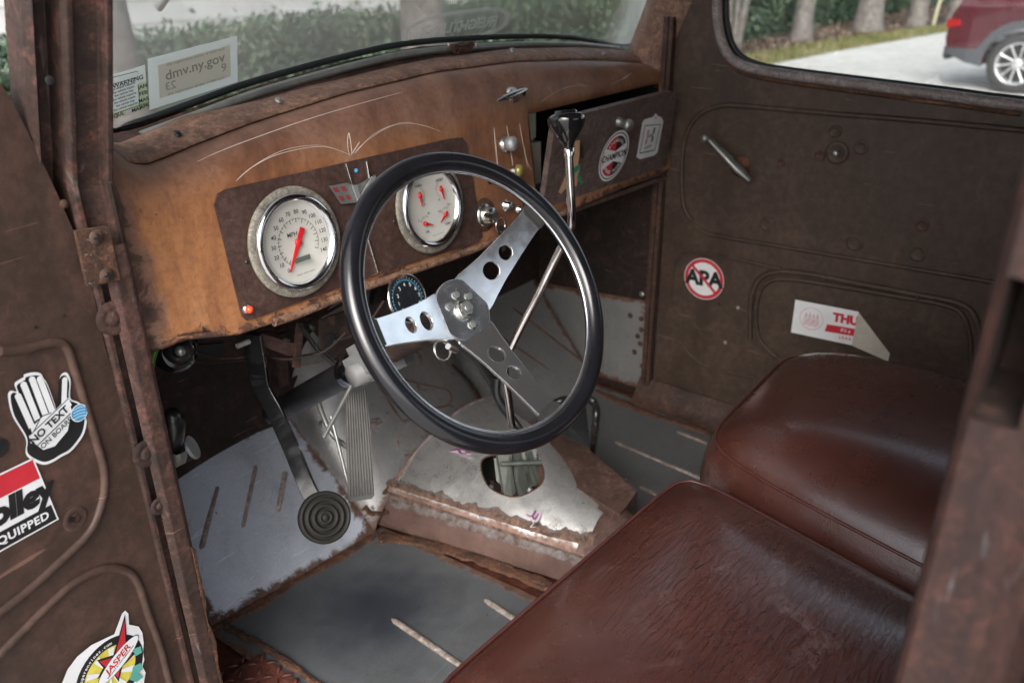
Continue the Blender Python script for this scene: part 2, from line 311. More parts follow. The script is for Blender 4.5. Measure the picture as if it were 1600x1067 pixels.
# ------------------------------------------------------------------ object helpers
def mesh_obj(name, verts, faces, mat=None, parent=None, smooth_=False, mats=None, mi=None, attr=None):
    me = bpy.data.meshes.new(name); me.from_pydata([tuple(v) for v in verts], [], faces); me.update()
    for mm in (mats or [mat]): me.materials.append(mm)
    if mi:
        for p, i in zip(me.polygons, mi): p.material_index = i
    if smooth_:
        for p in me.polygons: p.use_smooth = True
    if attr:
        for k, vals in attr.items():
            a = me.attributes.new(k, 'FLOAT', 'POINT'); a.data.foreach_set('value', vals)
    o = bpy.data.objects.new(name, me); COL.objects.link(o)
    if parent: o.parent = parent
    return o
class MB:
    """collects shapes and links them as ONE mesh object"""
    def __init__(s): s.v = []; s.f = []; s.m = []; s.sm = []; s.cur = 0
    def add(s, vs, fs, sm=False):
        b = len(s.v); s.v += [V(q) for q in vs]
        for f in fs: s.f.append([b+i for i in f]); s.m.append(s.cur); s.sm.append(sm)
    def box(s, c, sx, sy, sz, X=V((1, 0, 0)), Y=V((0, 1, 0)), Z=V((0, 0, 1)), bev=0):
        c = V(c)
        if bev:
            bm = bmesh.new(); bmesh.ops.create_cube(bm, size=1)
            for q in bm.verts: q.co = V((q.co.x*sx, q.co.y*sy, q.co.z*sz))
            bmesh.ops.bevel(bm, geom=bm.edges[:], offset=bev, segments=2, affect='EDGES')
            bm.verts.index_update()
            s.add([c+X*q.co.x+Y*q.co.y+Z*q.co.z for q in bm.verts], [[q.index for q in f.verts] for f in bm.faces], False); bm.free(); return
        vs = [c+X*(a*sx/2)+Y*(b*sy/2)+Z*(d*sz/2) for a in (-1, 1) for b in (-1, 1) for d in (-1, 1)]
        s.add(vs, [(0, 1, 3, 2), (4, 6, 7, 5), (0, 4, 5, 1), (2, 3, 7, 6), (0, 2, 6, 4), (1, 5, 7, 3)])
    def tube(s, pts, r, n=12, closed=False, cap=True, flat=1., upv=None):
        pts = [V(p) for p in pts]; K = len(pts); rr = r if hasattr(r, '__len__') else [r]*K
        vs = []; prev = None
        for i, p in enumerate(pts):
            if closed: t = pts[(i+1) % K]-pts[i-1]
            else: t = pts[min(i+1, K-1)]-pts[max(i-1, 0)]
            t = t.normalized() if t.length > 1e-9 else V((0, 0, 1))
            if prev is None:
                a = upv or (V((0, 0, 1)) if abs(t.z) < .9 else V((1, 0, 0)))
            else: a = prev
            a = (a - t*a.dot(t)).normalized(); prev = a; b = t.cross(a)
            for k in range(n):
                q = 2*math.pi*k/n; vs.append(p + a*(math.cos(q)*rr[i]*flat) + b*(math.sin(q)*rr[i]))
        fs = []
        for i in range(K if closed else K-1):
            j = (i+1) % K
            for k in range(n): fs.append((i*n+k, i*n+(k+1) % n, j*n+(k+1) % n, j*n+k))
        s.add(vs, fs, True)
        if cap and not closed:
            s.add(vs[:n], [list(range(n))[::-1]]); s.add(vs[-n:], [list(range(n))])
    def lathe(s, o, axis, prof, n=48, ref=None):
        """prof = [(radius, height along axis)]"""
        o = V(o); axis = V(axis).normalized(); a = V(ref) if ref else (V((0, 0, 1)) if abs(axis.z) < .9 else V((1, 0, 0)))
        a = (a-axis*a.dot(axis)).normalized(); b = axis.cross(a)
        vs = [o+axis*h+(a*math.cos(2*math.pi*k/n)+b*math.sin(2*math.pi*k/n))*max(r, 1e-5) for r, h in prof for k in range(n)]
        fs = [(i*n+k, i*n+(k+1) % n, (i+1)*n+(k+1) % n, (i+1)*n+k) for i in range(len(prof)-1) for k in range(n)]
        s.add(vs, fs, True)
    def prism(s, pts, d):
        """closed outline pts extruded by vector d"""
        n = len(pts); pts = [V(p) for p in pts]; d = V(d)
        s.add(pts, [list(range(n))]); s.add([p+d for p in pts], [list(range(n))[::-1]])
        s.add(pts+[p+d for p in pts], [(i, (i+1) % n, n+(i+1) % n, n+i) for i in range(n)])
    def grid(s, rows, sm=True):
        nr = len(rows); nc = len(rows[0]); vs = [p for r in rows for p in r]
        s.add(vs, [(i*nc+j, i*nc+j+1, (i+1)*nc+j+1, (i+1)*nc+j) for i in range(nr-1) for j in range(nc-1)], sm)
    def build(s, name, mat, parent=None, bevel=0):
        mats = mat if isinstance(mat, list) else [mat]
        o = mesh_obj(name, s.v, s.f, parent=parent, mats=mats, mi=s.m)
        for p, q in zip(o.data.polygons, s.sm): p.use_smooth = q
        if bevel:
            md = o.modifiers.new('bevel', 'BEVEL'); md.width = bevel; md.segments = 2; md.limit_method = 'ANGLE'
        return o
def empty(name, loc, label=None, cat=None, group=None):
    o = bpy.data.objects.new(name, None); COL.objects.link(o); o.location = loc; o.empty_display_size = .1
    if label: tag(o, label, cat, group)
    return o
def tag(o, label=None, cat=None, group=None, kind=None):
    if label: o['label'] = label
    if cat: o['category'] = cat
    if group: o['group'] = group
    if kind: o['kind'] = kind
    return o
def reparent_here(root):
    """children were built in world space: cancel the root's offset"""
    bpy.context.view_layer.update()
    for c in root.children:
        c.matrix_parent_inverse = root.matrix_world.inverted()
def fill2d(splines, thick=0., bevel=0.):
    """2-D outlines (first = outer, others may be holes) -> (verts, faces) in the XY plane"""
    c = bpy.data.curves.new('tmp', 'CURVE'); c.dimensions = '2D'; c.fill_mode = 'BOTH'; c.extrude = thick/2; c.bevel_depth = bevel; c.bevel_resolution = 1
    for s in splines:
        sp = c.splines.new('POLY'); sp.points.add(len(s)-1); sp.use_cyclic_u = True
        for p, q in zip(sp.points, s): p.co = (q[0], q[1], 0, 1)
    o = bpy.data.objects.new('tmp', c); me = o.to_mesh()
    r = [tuple(v.co) for v in me.vertices], [tuple(p.vertices) for p in me.polygons]
    o.to_mesh_clear(); bpy.data.objects.remove(o); bpy.data.curves.remove(c); return r
def text2d(s, size, bold=0., shear=0., align='CENTER', space=1.):
    c = bpy.data.curves.new('tmp', 'FONT'); c.body = s; c.size = size; c.offset = bold*size; c.shear = shear; c.align_x = align; c.align_y = 'CENTER'
    c.space_character = space; c.resolution_u = 3
    o = bpy.data.objects.new('tmp', c); me = o.to_mesh()
    r = [tuple(v.co) for v in me.vertices], [tuple(p.vertices) for p in me.polygons]
    o.to_mesh_clear(); bpy.data.objects.remove(o); bpy.data.curves.remove(c); return r
def circ2(cx, cy, r, n=40, ry=None): return [(cx+r*math.cos(2*math.pi*k/n), cy+(ry or r)*math.sin(2*math.pi*k/n)) for k in range(n)]
def rrect2(x0, y0, x1, y1, r, n=5):
    out = []
    for cx, cy, a0 in ((x1-r, y1-r, 0), (x0+r, y1-r, 90), (x0+r, y0+r, 180), (x1-r, y0+r, 270)):
        for k in range(n+1): a = R_(a0+90*k/n); out.append((cx+r*math.cos(a), cy+r*math.sin(a)))
    return out
class Decal:
    """flat printed thing: local frame o,u,v with normal n; each layer sits a hair above the last"""
    def __init__(s, o, u, v, step=.00012, lift=.0006):
        s.o = V(o); s.u = V(u).normalized(); s.n = s.u.cross(V(v)).normalized(); s.v = s.n.cross(s.u).normalized()
        s.mb = MB(); s.mats = []; s.k = 0; s.step = step; s.lift = lift
    def mat(s, m):
        if m not in s.mats: s.mats.append(m)
        s.mb.cur = s.mats.index(m)
    def put(s, vf, m, x=0, y=0, rot=0, mirror=False, sx=1., level=None):
        s.mat(M[m]); s.k = s.k+1 if level is None else level
        h = s.lift + s.step*s.k; ca, sa = math.cos(rot), math.sin(rot)
        vs = []
        for q in vf[0]:
            a, b = q[0]*(-1 if mirror else 1)*sx, q[1]; vs.append(s.o + s.u*(x+a*ca-b*sa) + s.v*(y+a*sa+b*ca) + s.n*h)
        s.mb.add(vs, vf[1])
    def poly(s, pts, m, holes=(), **k): s.put(fill2d([pts, *holes]), m, **k)
    def text(s, t, x, y, size, m, bold=0., shear=0., rot=0., space=1., **k): s.put(text2d(t, size, bold, shear, space=space), m, x, y, rot, **k)
    def line(s, pts, wd, m, taper=False, **k):
        L_ = []; R2 = []; n = len(pts)
        for i, p in enumerate(pts):
            a = V(pts[max(i-1, 0)]); b = V(pts[min(i+1, n-1)]); d = (b-a).normalized(); q = V((-d.y, d.x))
            ww = wd/2*(max(.15, math.sin(math.pi*i/(n-1))**.5) if taper else 1); L_.append(V(p)+q*ww); R2.append(V(p)-q*ww)
        s.mat(M[m]); s.k += 1; h = s.lift+s.step*s.k
        vs = [s.o+s.u*p.x+s.v*p.y+s.n*h for p in L_+R2]; s.mb.add(vs, [(i, i+1, n+i+1, n+i) for i in range(n-1)])
    def arc_text(s, t, cx, cy, r, a0, a1, size, m, bold=0., inward=False):
        n = len(t); s.k += 1; lv = s.k
        for i, ch in enumerate(t):
            if ch == ' ': continue
            a = a0+(a1-a0)*(i/(max(1, n-1)))
            s.text(ch, cx+r*math.cos(a), cy+r*math.sin(a), size, m, bold, rot=a-math.pi/2+(math.pi if inward else 0), level=lv)
    def L(s, p): q = V(p)-s.o; return (q.dot(s.u), q.dot(s.v))
    def build(s, name, parent, label=None):
        # a real (thin) backing: the layers are stacked prints on one sheet
        o = s.mb.build(name, s.mats, parent)
        if label: o['label'] = label
        return o
def screw(name, p, n, parent, mat='zinc', r=.005, slot=True):
    mb = MB(); n = V(n).normalized()
    mb.lathe(p, n, [(r*1.25, 0), (r*1.2, r*.15), (r, r*.35), (r*.7, r*.6), (0, r*.7)], 14)
    return mb.build(name, M[mat], parent)

def edge_grid(name, rows, mat, parent, beads=None, thick=None):
    """smooth sheet from rows of points, storing the distance to its border"""
    nr, nc = len(rows), len(rows[0]); att = []
    for i in range(nr):
        for j in range(nc):
            p = rows[i][j]
            att.append(min((p-rows[0][j]).length, (p-rows[-1][j]).length, (p-rows[i][0]).length, (p-rows[i][-1]).length))
    vs = [p for r in rows for p in r]
    fs = [(i*nc+j, i*nc+j+1, (i+1)*nc+j+1, (i+1)*nc+j) for i in range(nr-1) for j in range(nc-1)]
    o = mesh_obj(name, vs, fs, M[mat], parent, True, attr={'edge': att})
    if thick: md = o.modifiers.new('s', 'SOLIDIFY'); md.thickness = thick; md.offset = 0
    return o
def quad_rows(a, b, c, d, nu, nv, wob=0., seed=0):
    """a-b bottom edge, d-c top edge"""
    out = []
    for i in range(nv+1):
        t = i/nv; r = []
        for j in range(nu+1):
            s = j/nu; p = V(a).lerp(V(b), s).lerp(V(d).lerp(V(c), s), t)
            if wob:
                n = (V(b)-V(a)).cross(V(d)-V(a)).normalized(); p = p+n*noise.noise(p*5+V((seed, 0, 0)))*wob
            r.append(p)
        out.append(r)
    return out

# ================================================================== THE TRUCK
truck = empty('pickup_truck', (0, 0, 0), 'old pickup truck with bare rusty brown cab interior seen through its open driver door', 'pickup truck')
T = truck
XL, XR = .43, 1.76; YF = 1.30

# ---- dashboard shell
D0 = V((.679, .929, .720)); DN = V((0, -math.cos(R_(8)), math.sin(R_(8))))
def dashY(z): return D0.y + (z-D0.z)*math.tan(R_(8))
def onD(px, py, off=0.): return onP(px, py, D0+DN*off, DN)
botp = [onD(*p) for p in ((222, 540), (244, 536), (300, 531), (374, 524), (462, 495), (560, 455), (740, 392), (885, 333), (1040, 268))]
bot = [(p.x, p.z) for p in botp]; bot[0] = (.44, bot[0][1]); bot.append((1.78, bot[-1][1]))
crease = [onY(*p, 1.0) for p in ((176, 236), (186, 249), (204, 257), (228, 258), (258, 247), (300, 229), (400, 191), (540, 147), (678, 114), (800, 98), (900, 95), (960, 97), (1023, 102))]
crz = [(.44, .905)] + [(p.x, p.z) for p in crease] + [(1.80, .846)]
crz.sort()
mtop = [onY(*p, 1.055) for p in ((182, 226), (232, 208), (290, 182), (400, 159), (470, 139), (552, 120), (600, 108), (678, 92), (800, 77), (900, 75), (960, 78), (1010, 85))]
mtz = [(.44, .905)] + [(p.x, p.z) for p in mtop] + [(1.82, .878)]
GX0, GX1, GZ0, GZ1 = 1.243, 1.735, .642, .815
xs = sorted(set([.432+i*(1.775-.432)/100 for i in range(101)] + [GX0, GX1]))
rows = []; tt = [i/26 for i in range(27)]
for x in xs:
    zb, zc = interp(bot, x), interp(crz, x)
    zt = min(.80, zc-.05) if not (GX0 <= x <= GX1) else GZ1
    col = [V((x, dashY(zb)+.020, zb+.012)), V((x, dashY(zb)+.012, zb+.002)), V((x, dashY(zb)+.004, zb)), V((x, dashY(zb)-.001, zb+.004))]
    z0 = zb+.008; steps = [z0+(GZ0-z0)*k/3 for k in range(4)] + [GZ0+(zt-GZ0)*k/14 for k in range(1, 15)]
    for z in steps: col.append(V((x, dashY(z), z)))
    yt = dashY(zt); dz = zc-zt; dy = 1.0-yt
    for k in range(1, 9):
        a = math.pi/2*k/8; col.append(V((x, yt+dy*(1-math.cos(a)), zt+dz*math.sin(a))) if True else None)
    rows.append(col)
# left end rounds back against the pillar
nc = len(rows[0])
att = []
for i, c in enumerate(rows):
    for j, p in enumerate(c):
        att.append(min((p-c[2]).length, max(0, p.x-.45), max(0, 1.77-p.x)*2, .2))
vs = [p for c in rows for p in c]; fs = []
for i in range(len(rows)-1):
    for j in range(nc-1):
        cx_ = (rows[i][j].x+rows[i+1][j].x)/2; cz_ = (rows[i][j].z+rows[i][j+1].z)/2
        if GX0 < cx_ < GX1 and GZ0 < cz_ < GZ1 and 4 <= j < 4+17: continue
        fs.append((i*nc+j, (i+1)*nc+j, (i+1)*nc+j+1, i*nc+j+1))
dash = mesh_obj('dashboard', vs, fs, M['dash'], T, True, attr={'edge': att})
md = dash.modifiers.new('s', 'SOLIDIFY'); md.thickness = .0015; md.offset = 0
m_ = MB(); m_.tube(catmull([V((x, dashY(interp(bot, x))-.001, interp(bot, x)+.003)) for x in [.62+.03*i for i in range(25)]], 3), .0062, 10); m_.build('rolled_lip', M['lip'], dash)
# glove box cavity
mb = MB(); ym = .93
mb.box(((GX0+GX1)/2, 1.10, .66), GX1-GX0+.02, .28, .004); mb.box(((GX0+GX1)/2, 1.10, .835), GX1-GX0+.02, .28, .004)
mb.box((GX0-.008, 1.10, .74), .004, .28, .19); mb.box((GX1+.008, 1.10, .74), .004, .28, .19); mb.box(((GX0+GX1)/2, 1.235, .74), GX1-GX0, .004, .19)
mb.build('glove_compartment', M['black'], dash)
# things lying in the glove box
g1 = MB(); g1.prism([(1.25, .965, .665), (1.33, .975, .665), (1.335, .98, .745), (1.262, .97, .752)], (0, .02, 0))
tag(g1.build('folded_rag', M['paperback']), 'pale crumpled rag just showing in the glove box gap', 'rag')
g2 = MB(); g2.box((1.30, 1.02, .775), .09, .05, .06, bev=.006)
tag(g2.build('small_box', M['sticker_lime']), 'small greenish box at the back of the glove box gap', 'box')

# ---- garnish moulding and windshield surround
def strip_from(tabA, tabB, ya, yb, x0, x1, name, mat, bulge=.008, n=90, jag=0, nseg=8, bdir=V((0, -.6, .8))):
    rows = []
    for i in range(n+1):
        x = x0+(x1-x0)*i/n; a = V((x, ya, interp(tabA, x))); b = V((x, yb+jag*noise.noise(V((x*22, 3, 0))), interp(tabB, x))); r = []
        for k in range(nseg+1):
            t = k/nseg; r.append(a.lerp(b, t)+bdir*(bulge*math.sin(math.pi*t)**.6 if 0 < k < nseg else 0))
        rows.append(r)
    m_ = MB(); m_.grid(rows); o = m_.build(name, M[mat], T); md = o.modifiers.new('s', 'SOLIDIFY'); md.thickness = .002; md.offset = 0
    return o
mould = strip_from([(a, b+.002) for a, b in crz], mtz, .998, 1.055, .455, 1.80, 'garnish_moulding', 'moulding', .005, 150, .006)
for px, py in ((274, 213), (432, 161), (797, 82), (940, 88)):
    screw('screw', onY(px, py, 1.02)+V((0, -.006, .004)), (0, -.6, .8), mould, 'zinc' if px != 274 else 'black', .0048)
# gasket line and channel
gask = [onY(*p, 1.085) for p in ((166, 203), (210, 195), (300, 163), (400, 128), (552, 87), (653, 68), (800, 59), (900, 61), (960, 68))]
gz = [(.44, gask[0].z-.004)] + [(p.x, p.z) for p in gask] + [(1.84, gask[-1].z-.012)]
strip_from([(a, b-.002) for a, b in mtz], [(a, b-.006) for a, b in gz], 1.057, 1.083, .455, 1.80, 'windshield_channel', 'pillar', -.004, 90, 0)
RK = math.tan(R_(24))
def wsY(z): return 1.088-(z-.93)*RK
# windshield opening outline (front view x,z)
wl = [(.462, .925), (.472, 1.0), (.50, 1.22), (.56, 1.30), (.80, 1.33), (1.12, 1.335), (1.45, 1.33), (1.70, 1.30), (1.775, 1.22), (1.80, 1.02)]
rc = [onY(*p, 1.06) for p in ((1038, 0), (1030, 30), (1012, 58), (992, 70))]
_wn = V((0, -math.cos(R_(24)), -math.sin(R_(24)))); _wo = V((1, 1.088, .93))
wsp = [onP(*p, _wo, _wn) for p in ((166, 199), (210, 193), (300, 161), (400, 126), (552, 85), (653, 66), (800, 57), (900, 60), (965, 72), (992, 68), (1012, 50), (1024, 20), (1032, -20), (1036, -60))]
botl = [(p.x, p.z) for p in reversed(wsp)]
wpts = [(x, z) for x, z in wl[1:-2]] + [(botl[0][0]-.03, 1.27), (botl[0][0], 1.2)] + botl
wloop = catmull([V((x, wsY(z), z)) for x, z in wpts], 6, True)
m_ = MB(); m_.tube(wloop, .0055, 10, closed=True); ws = m_.build('windshield', M['gasket'], T)
vf = fill2d([[(p.x, p.z) for p in wloop]])
pane = mesh_obj('glass_pane', [V((x, wsY(z), z)) for x, z, _ in vf[0]], vf[1], M['windshield'], ws)
m_ = MB(); fr = [V((1+(p.x-1)*1.012, p.y-.018, 1.1+(p.z-1.1)*1.02-.0)) for p in wloop]; m_.tube(fr[:-1], .009, 10)
# bright channel trim + the centre patch
m_ = MB(); m_.tube(catmull([V((p.x, 1.072, p.z-.0135)) for p in gask[1:]], 6), .0070, 10)
m_.build('windshield_trim', M['zinc'], ws)
m_ = MB()
cp = onY(722, 75, 1.062)
m_.box(cp+V((0, 0, -.002)), .045, .02, .016, bev=.004); m_.box(cp+V((-.022, 0, .002)), .012, .018, .012, bev=.003); m_.box(cp+V((.02, -.003, .004)), .014, .014, .010, bev=.003)
m_.build('centre_clamp', M['rust'], ws)
for px in (702, 745):
    screw('screw', onY(px, 70, 1.06), (0, -.8, .6), ws, 'chrome_old', .003)
# wiper seen at the top edge
m_ = MB(); a, b = at(247, 13, 1.25), at(300, -60, 1.2); m_.tube([a, b], .0065, 12); m_.build('wiper_arm', M['lightblue'] if False else M['zinc'], T)

# ---- windshield stickers (on the inside of the glass, seen from behind)
WN = V((0, -math.cos(R_(24)), -math.sin(R_(24))))
WO = V((1, wsY(.93), .93))
def onW(px, py): return onP(px, py, WO, WN)
def frame(plane, c, right):
    o = plane(*c); u = plane(*right)-o; return o, u
def mkdecal(plane, nrm, c, right, **k):
    o = plane(*c); u = (plane(*right)-o); u = (u-nrm*u.dot(nrm)).normalized(); v = nrm.cross(u)
    return Decal(o, u, v, **k)
d = mkdecal(onW, WN, (301, 119), (371, 97)); q = [d.L(onW(*p)) for p in ((233, 172), (371, 128), (370, 56), (230, 92))]
d.poly(q, 'sticker_clear')
qi = [d.L(onW(*p)) for p in ((249, 154), (360, 119), (359, 70), (246, 102))]; d.poly(qi, 'sticker_buff')
d.text('dmv.ny.gov', *d.L(onW(305, 104)), .0205, 'print_grey', .015, rot=R_(1)); d.text('23', *d.L(onW(266, 134)), .017, 'print_faint', .01, mirror=True)
d.text('9', *d.L(onW(349, 106)), .018, 'print_faint', .01)
for a, b in (((252, 103), (356, 74)), ((252, 150), (358, 118))):
    pa, pb = V(d.L(onW(*a))), V(d.L(onW(*b))); d.text('this registration sticker is valid until', *((pa+pb)/2), .0062, 'print_grey', rot=math.atan2((pb-pa).y, (pb-pa).x))
d.build('registration_sticker', ws, 'pale registration sticker behind the windshield glass')
d = mkdecal(onW, WN, (196, 147), (232, 135)); d.poly([d.L(onW(*p)) for p in ((165, 188), (231, 166), (226, 101), (160, 122))], 'sticker_clear')
d.poly([d.L(onW(*p)) for p in ((216, 171), (231, 166), (228, 126), (214, 131))], 'sticker_lime2')
d.poly([d.L(onW(*p)) for p in ((166, 188), (231, 167), (230, 158), (166, 180))], 'sticker_lime2')
rr_ = R_(-4)
for i, s_ in enumerate(('JAN', 'FEB', 'MAR', 'APR')): d.text(s_, *d.L(onW(222+i, 135+i*10.3)), .0075, 'ink', .02, rot=0)
for s_, p in (('AUG', (174, 183)), ('JUL', (187, 178)), ('MAY', (213, 170))): d.text(s_, *d.L(onW(*p)), .0075, 'ink', .02)
d.poly([d.L(onW(*p)) for p in ((196, 178), (205, 175), (204, 169), (195, 172))], 'white')
d.text('NO EXIT WARNING'[:0] + 'WARNING', *d.L(onW(199, 127)), .0088, 'ink', .02)
for i in range(7): d.text('the vehicle inspected'[:20-i % 3*2], *d.L(onW(191+i*.6, 134+i*5.2)), .0048, 'ink', .01, space=.9)
d.line([d.L(onW(*p)) for p in ((173, 120), (213, 110), (214, 119), (175, 130))], .0008, 'ink')
d.line([d.L(onW(*p)) for p in ((214, 131), (217, 171))], .0007, 'ink'); d.line([d.L(onW(*p)) for p in ((166, 180), (231, 158))], .0007, 'ink')
d.build('inspection_sticker', ws, 'pale green inspection sticker in the lower corner of the windshield')
d = mkdecal(onW, WN, (718, 42), (795, 30)); ow = V(d.L(onW(795, 33))).length; ow2 = .5*(V(d.L(onW(718, 18)))-V(d.L(onW(718, 66)))).length
def stad(a, b, n=60, e=2.6):
    return [(a*math.copysign(abs(math.cos(2*math.pi*k/n))**(2/e), math.cos(2*math.pi*k/n)), b*math.copysign(abs(math.sin(2*math.pi*k/n))**(2/e), math.sin(2*math.pi*k/n))) for k in range(n)]
d.poly(stad(ow*1.0, ow2*.98), 'decal', holes=[stad(ow*.90, ow2*.76)]); d.poly(stad(ow*.86, ow2*.70), 'decal', holes=[stad(ow*.855, ow2*.68)])
d.text('FREIGHTLINER', 0, 0, .028, 'decal', .03, mirror=True, sx=ow*1.62/.199)
d.text('other vehicles in', .02, ow2*1.55, .020, 'decal', .0, .2, mirror=True)
d.build('window_decal', ws, 'faint mirrored lettered oval decal on the windshield')

# ---- gauge panel
mask = [onD(*p) for p in ((333, 320), (338, 303), (350, 296), (520, 258), (700, 217), (720, 215), (727, 224), (748, 350), (752, 370), (745, 378), (560, 438), (400, 496), (383, 500), (376, 494), (355, 410))]
m_ = MB(); m_.prism([p+DN*.0014 for p in mask[::-1]], DN*.0022); gp = m_.build('instrument_panel', M['gauge_panel'], T, bevel=.0008)
# gauges
def dframe(o): return V((1, 0, 0)), V((0, math.sin(R_(8)), math.cos(R_(8))))
DU, DV = dframe(0)
def gauge(name, o, parent, label, R=.0655):
    root = empty(name, (0, 0, 0)); root.parent = parent; root['label'] = label; del root['label']
    root['label'] = label
    m = MB(); m.lathe(o+DN*.003, DN, [(.0685, 0), (.0765, 0), (.0775, .002), (.0765, .0045), (.073, .006), (.069, .0055), (.066, .003)], 72, DV); m.build('outer_ring', M['ring'], root)
    m = MB(); m.lathe(o+DN*.003, DN, [(.0680, 0), (.0685, .005), (.0675, .0095), (.0645, .0125), (.0605, .0120), (.0575, .009), (.0555, .005)], 72, DV); m.build('bezel', M['chrome'], root)
    m = MB(); m.lathe(o+DN*.003, DN, [(.057, .006), (.054, .0045), (0, .0045)], 64, DV); m.build('dial_face', M['cream'], root)
    for s in (-1, 1): screw('screw', o+DU*s*.081+DV*s*.0-DV*.006+DN*.003, DN, root, 'black', .0025)
    return root
fo = D0+DN*.0036
sp = gauge('speedometer', fo, T, 'large round speedometer with cream face and red needle')
dc = Decal(fo+DN*.0078, DU, DV, lift=.0002)
A0, A1 = R_(232), R_(-28)
def sa(v): return A0+(A1-A0)*v/140
for v in range(0, 141, 5):
    a = sa(v); r0, r1 = (.0275, .0335) if v % 10 == 0 else (.0305, .0335)
    dc.line([(r0*math.cos(a), r0*math.sin(a)), (r1*math.cos(a), r1*math.sin(a))], .0006 if v % 10 else .0009, 'ink')
arc = [(.0335*math.cos(sa(v)), .0335*math.sin(sa(v))) for v in range(0, 141, 4)]; dc.line(arc, .0005, 'ink')
for v in range(0, 141, 10):
    a = sa(v); dc.text(str(v), .0425*math.cos(a), .0425*math.sin(a), .0082, 'ink', .01)
dc.text('MPH', -.0095, .0135, .0088, 'ink', .01); dc.poly(rrect2(-.0145, -.0265, .0125, -.0195, .0008), 'bezel_lcd')
dc.text('classic instruments', 0, -.043, .0042, 'inkgrey', .01)
dc.build('dial_markings', sp)
def needle(root, o, ang, ln, tail, wd, name='needle'):
    m = MB(); ca, sa_ = math.cos(ang), math.sin(ang); ax = DU*ca+DV*sa_; ay = DV*ca-DU*sa_
    pts = [o+ax*ln-ay*wd*.12, o+ax*ln+ay*wd*.12, o+ax*ln*.15+ay*wd*.38, o-ax*tail*.35+ay*wd*.42, o-ax*tail+ay*wd*.5, o-ax*tail*1.04, o-ax*tail-ay*wd*.5, o-ax*tail*.35-ay*wd*.42, o+ax*ln*.15-ay*wd*.38]
    m.prism([p+DN*.0018 for p in pts], DN*.001); m.lathe(o+DN*.0005, DN, [(wd*.62, 0), (wd*.62, .0028), (wd*.45, .0035), (0, .0035)], 20); m.build(name, M['needle'], root)
needle(sp, fo+DN*.0085, sa(-3), .043, .021, .0088)
qo = onD(667, 322)+DN*.0036
qg = gauge('combination_gauge', qo, T, 'round cream gauge with four small red needles')
dc = Decal(qo+DN*.0078, DU, DV, lift=.0002)
for (gx, gy, nm, a0, a1, na, lab, ly) in ((-.025, .022, 'FUEL', 60, -60, -88, ('F', 'E'), .016), (.025, .022, 'VOLT', 120, 240, -78, ('18', '10'), .016), (-.022, -.024, 'OIL', 60, 150, -18, ('80', '0'), -.013), (.026, -.02, 'TEMP', 60, 150, 215, ('250', '100'), -.015)):
    for k in range(7):
        a = R_(a0+(a1-a0)*k/6); dc.line([(gx+.010*math.cos(a), gy+.010*math.sin(a)), (gx+.0135*math.cos(a), gy+.0135*math.sin(a))], .0007, 'ink')
    for k, t_ in enumerate(lab):
        a = R_(a0 if k == 0 else a1); dc.text(t_, gx+.0175*math.cos(a), gy+.0175*math.sin(a), .0052, 'ink', .01)
    dc.text(nm, gx, gy+ly, .0058, 'ink', .02)
    needle(qg, qo+DU*gx+DV*gy+DN*.0085, R_(na), .017, .006, .0055)
dc.text('classic instruments', 0, -.046, .0036, 'inkgrey')
dc.build('dial_markings', qg)
# panel details: warning light, badge, steel strips
p = onD(386, 483, .004); m_ = MB(); m_.lathe(p, DN, [(.0075, 0), (.0075, .002), (.0055, .004)], 20); m_.build('lamp_bezel', M['chrome_old'], gp)
m_ = MB(); m_.lathe(p, DN, [(.0052, .002), (.005, .008), (.003, .0105), (0, .011)], 20); m_.build('warning_lamp', M['lens_red'], gp)
p = onD(556, 267, .004); m_ = MB(); m_.lathe(p, DN, [(.003, 0), (.0028, .003), (0, .004)], 12); m_.build('indicator_lamp', M['blue'], gp)
for a, b in (((540, 256), (590, 426)), ((572, 252), (580, 300))):
    m_ = MB(); m_.tube([onD(*a, .005), onD(*b, .005)], .0022, 8, flat=.6); m_.build('trim_strip', M['chrome_old'], gp)
m_ = MB(); bp = [onD(*q, .007) for q in ((513, 291), (541, 286), (555, 290), (572, 281), (585, 273), (583, 287), (560, 316), (532, 319), (524, 306))]
m_.prism(bp[::-1], DN*.003); em = m_.build('v_badge', M['zinc'], gp, bevel=.0006)
m_ = MB()
for q in (((519, 294), (526, 293), (530, 300), (524, 301)), ((532, 292), (538, 291), (542, 298), (536, 299)), ((528, 307), (534, 306), (538, 313), (533, 314)), ((539, 306), (545, 305), (549, 311), (544, 312))):
    m_.prism([onD(*z, .0102) for z in q][::-1], DN*.0008)
m_.build('badge_enamel', M['enamel'], em)
m_ = MB()
m_.prism([onD(*z, .0115) for z in ((549, 290), (556, 289), (562, 306), (580, 276), (586, 276), (565, 314), (558, 315))][::-1], DN*.003)
m_.build('badge_letter', M['alu'], em)

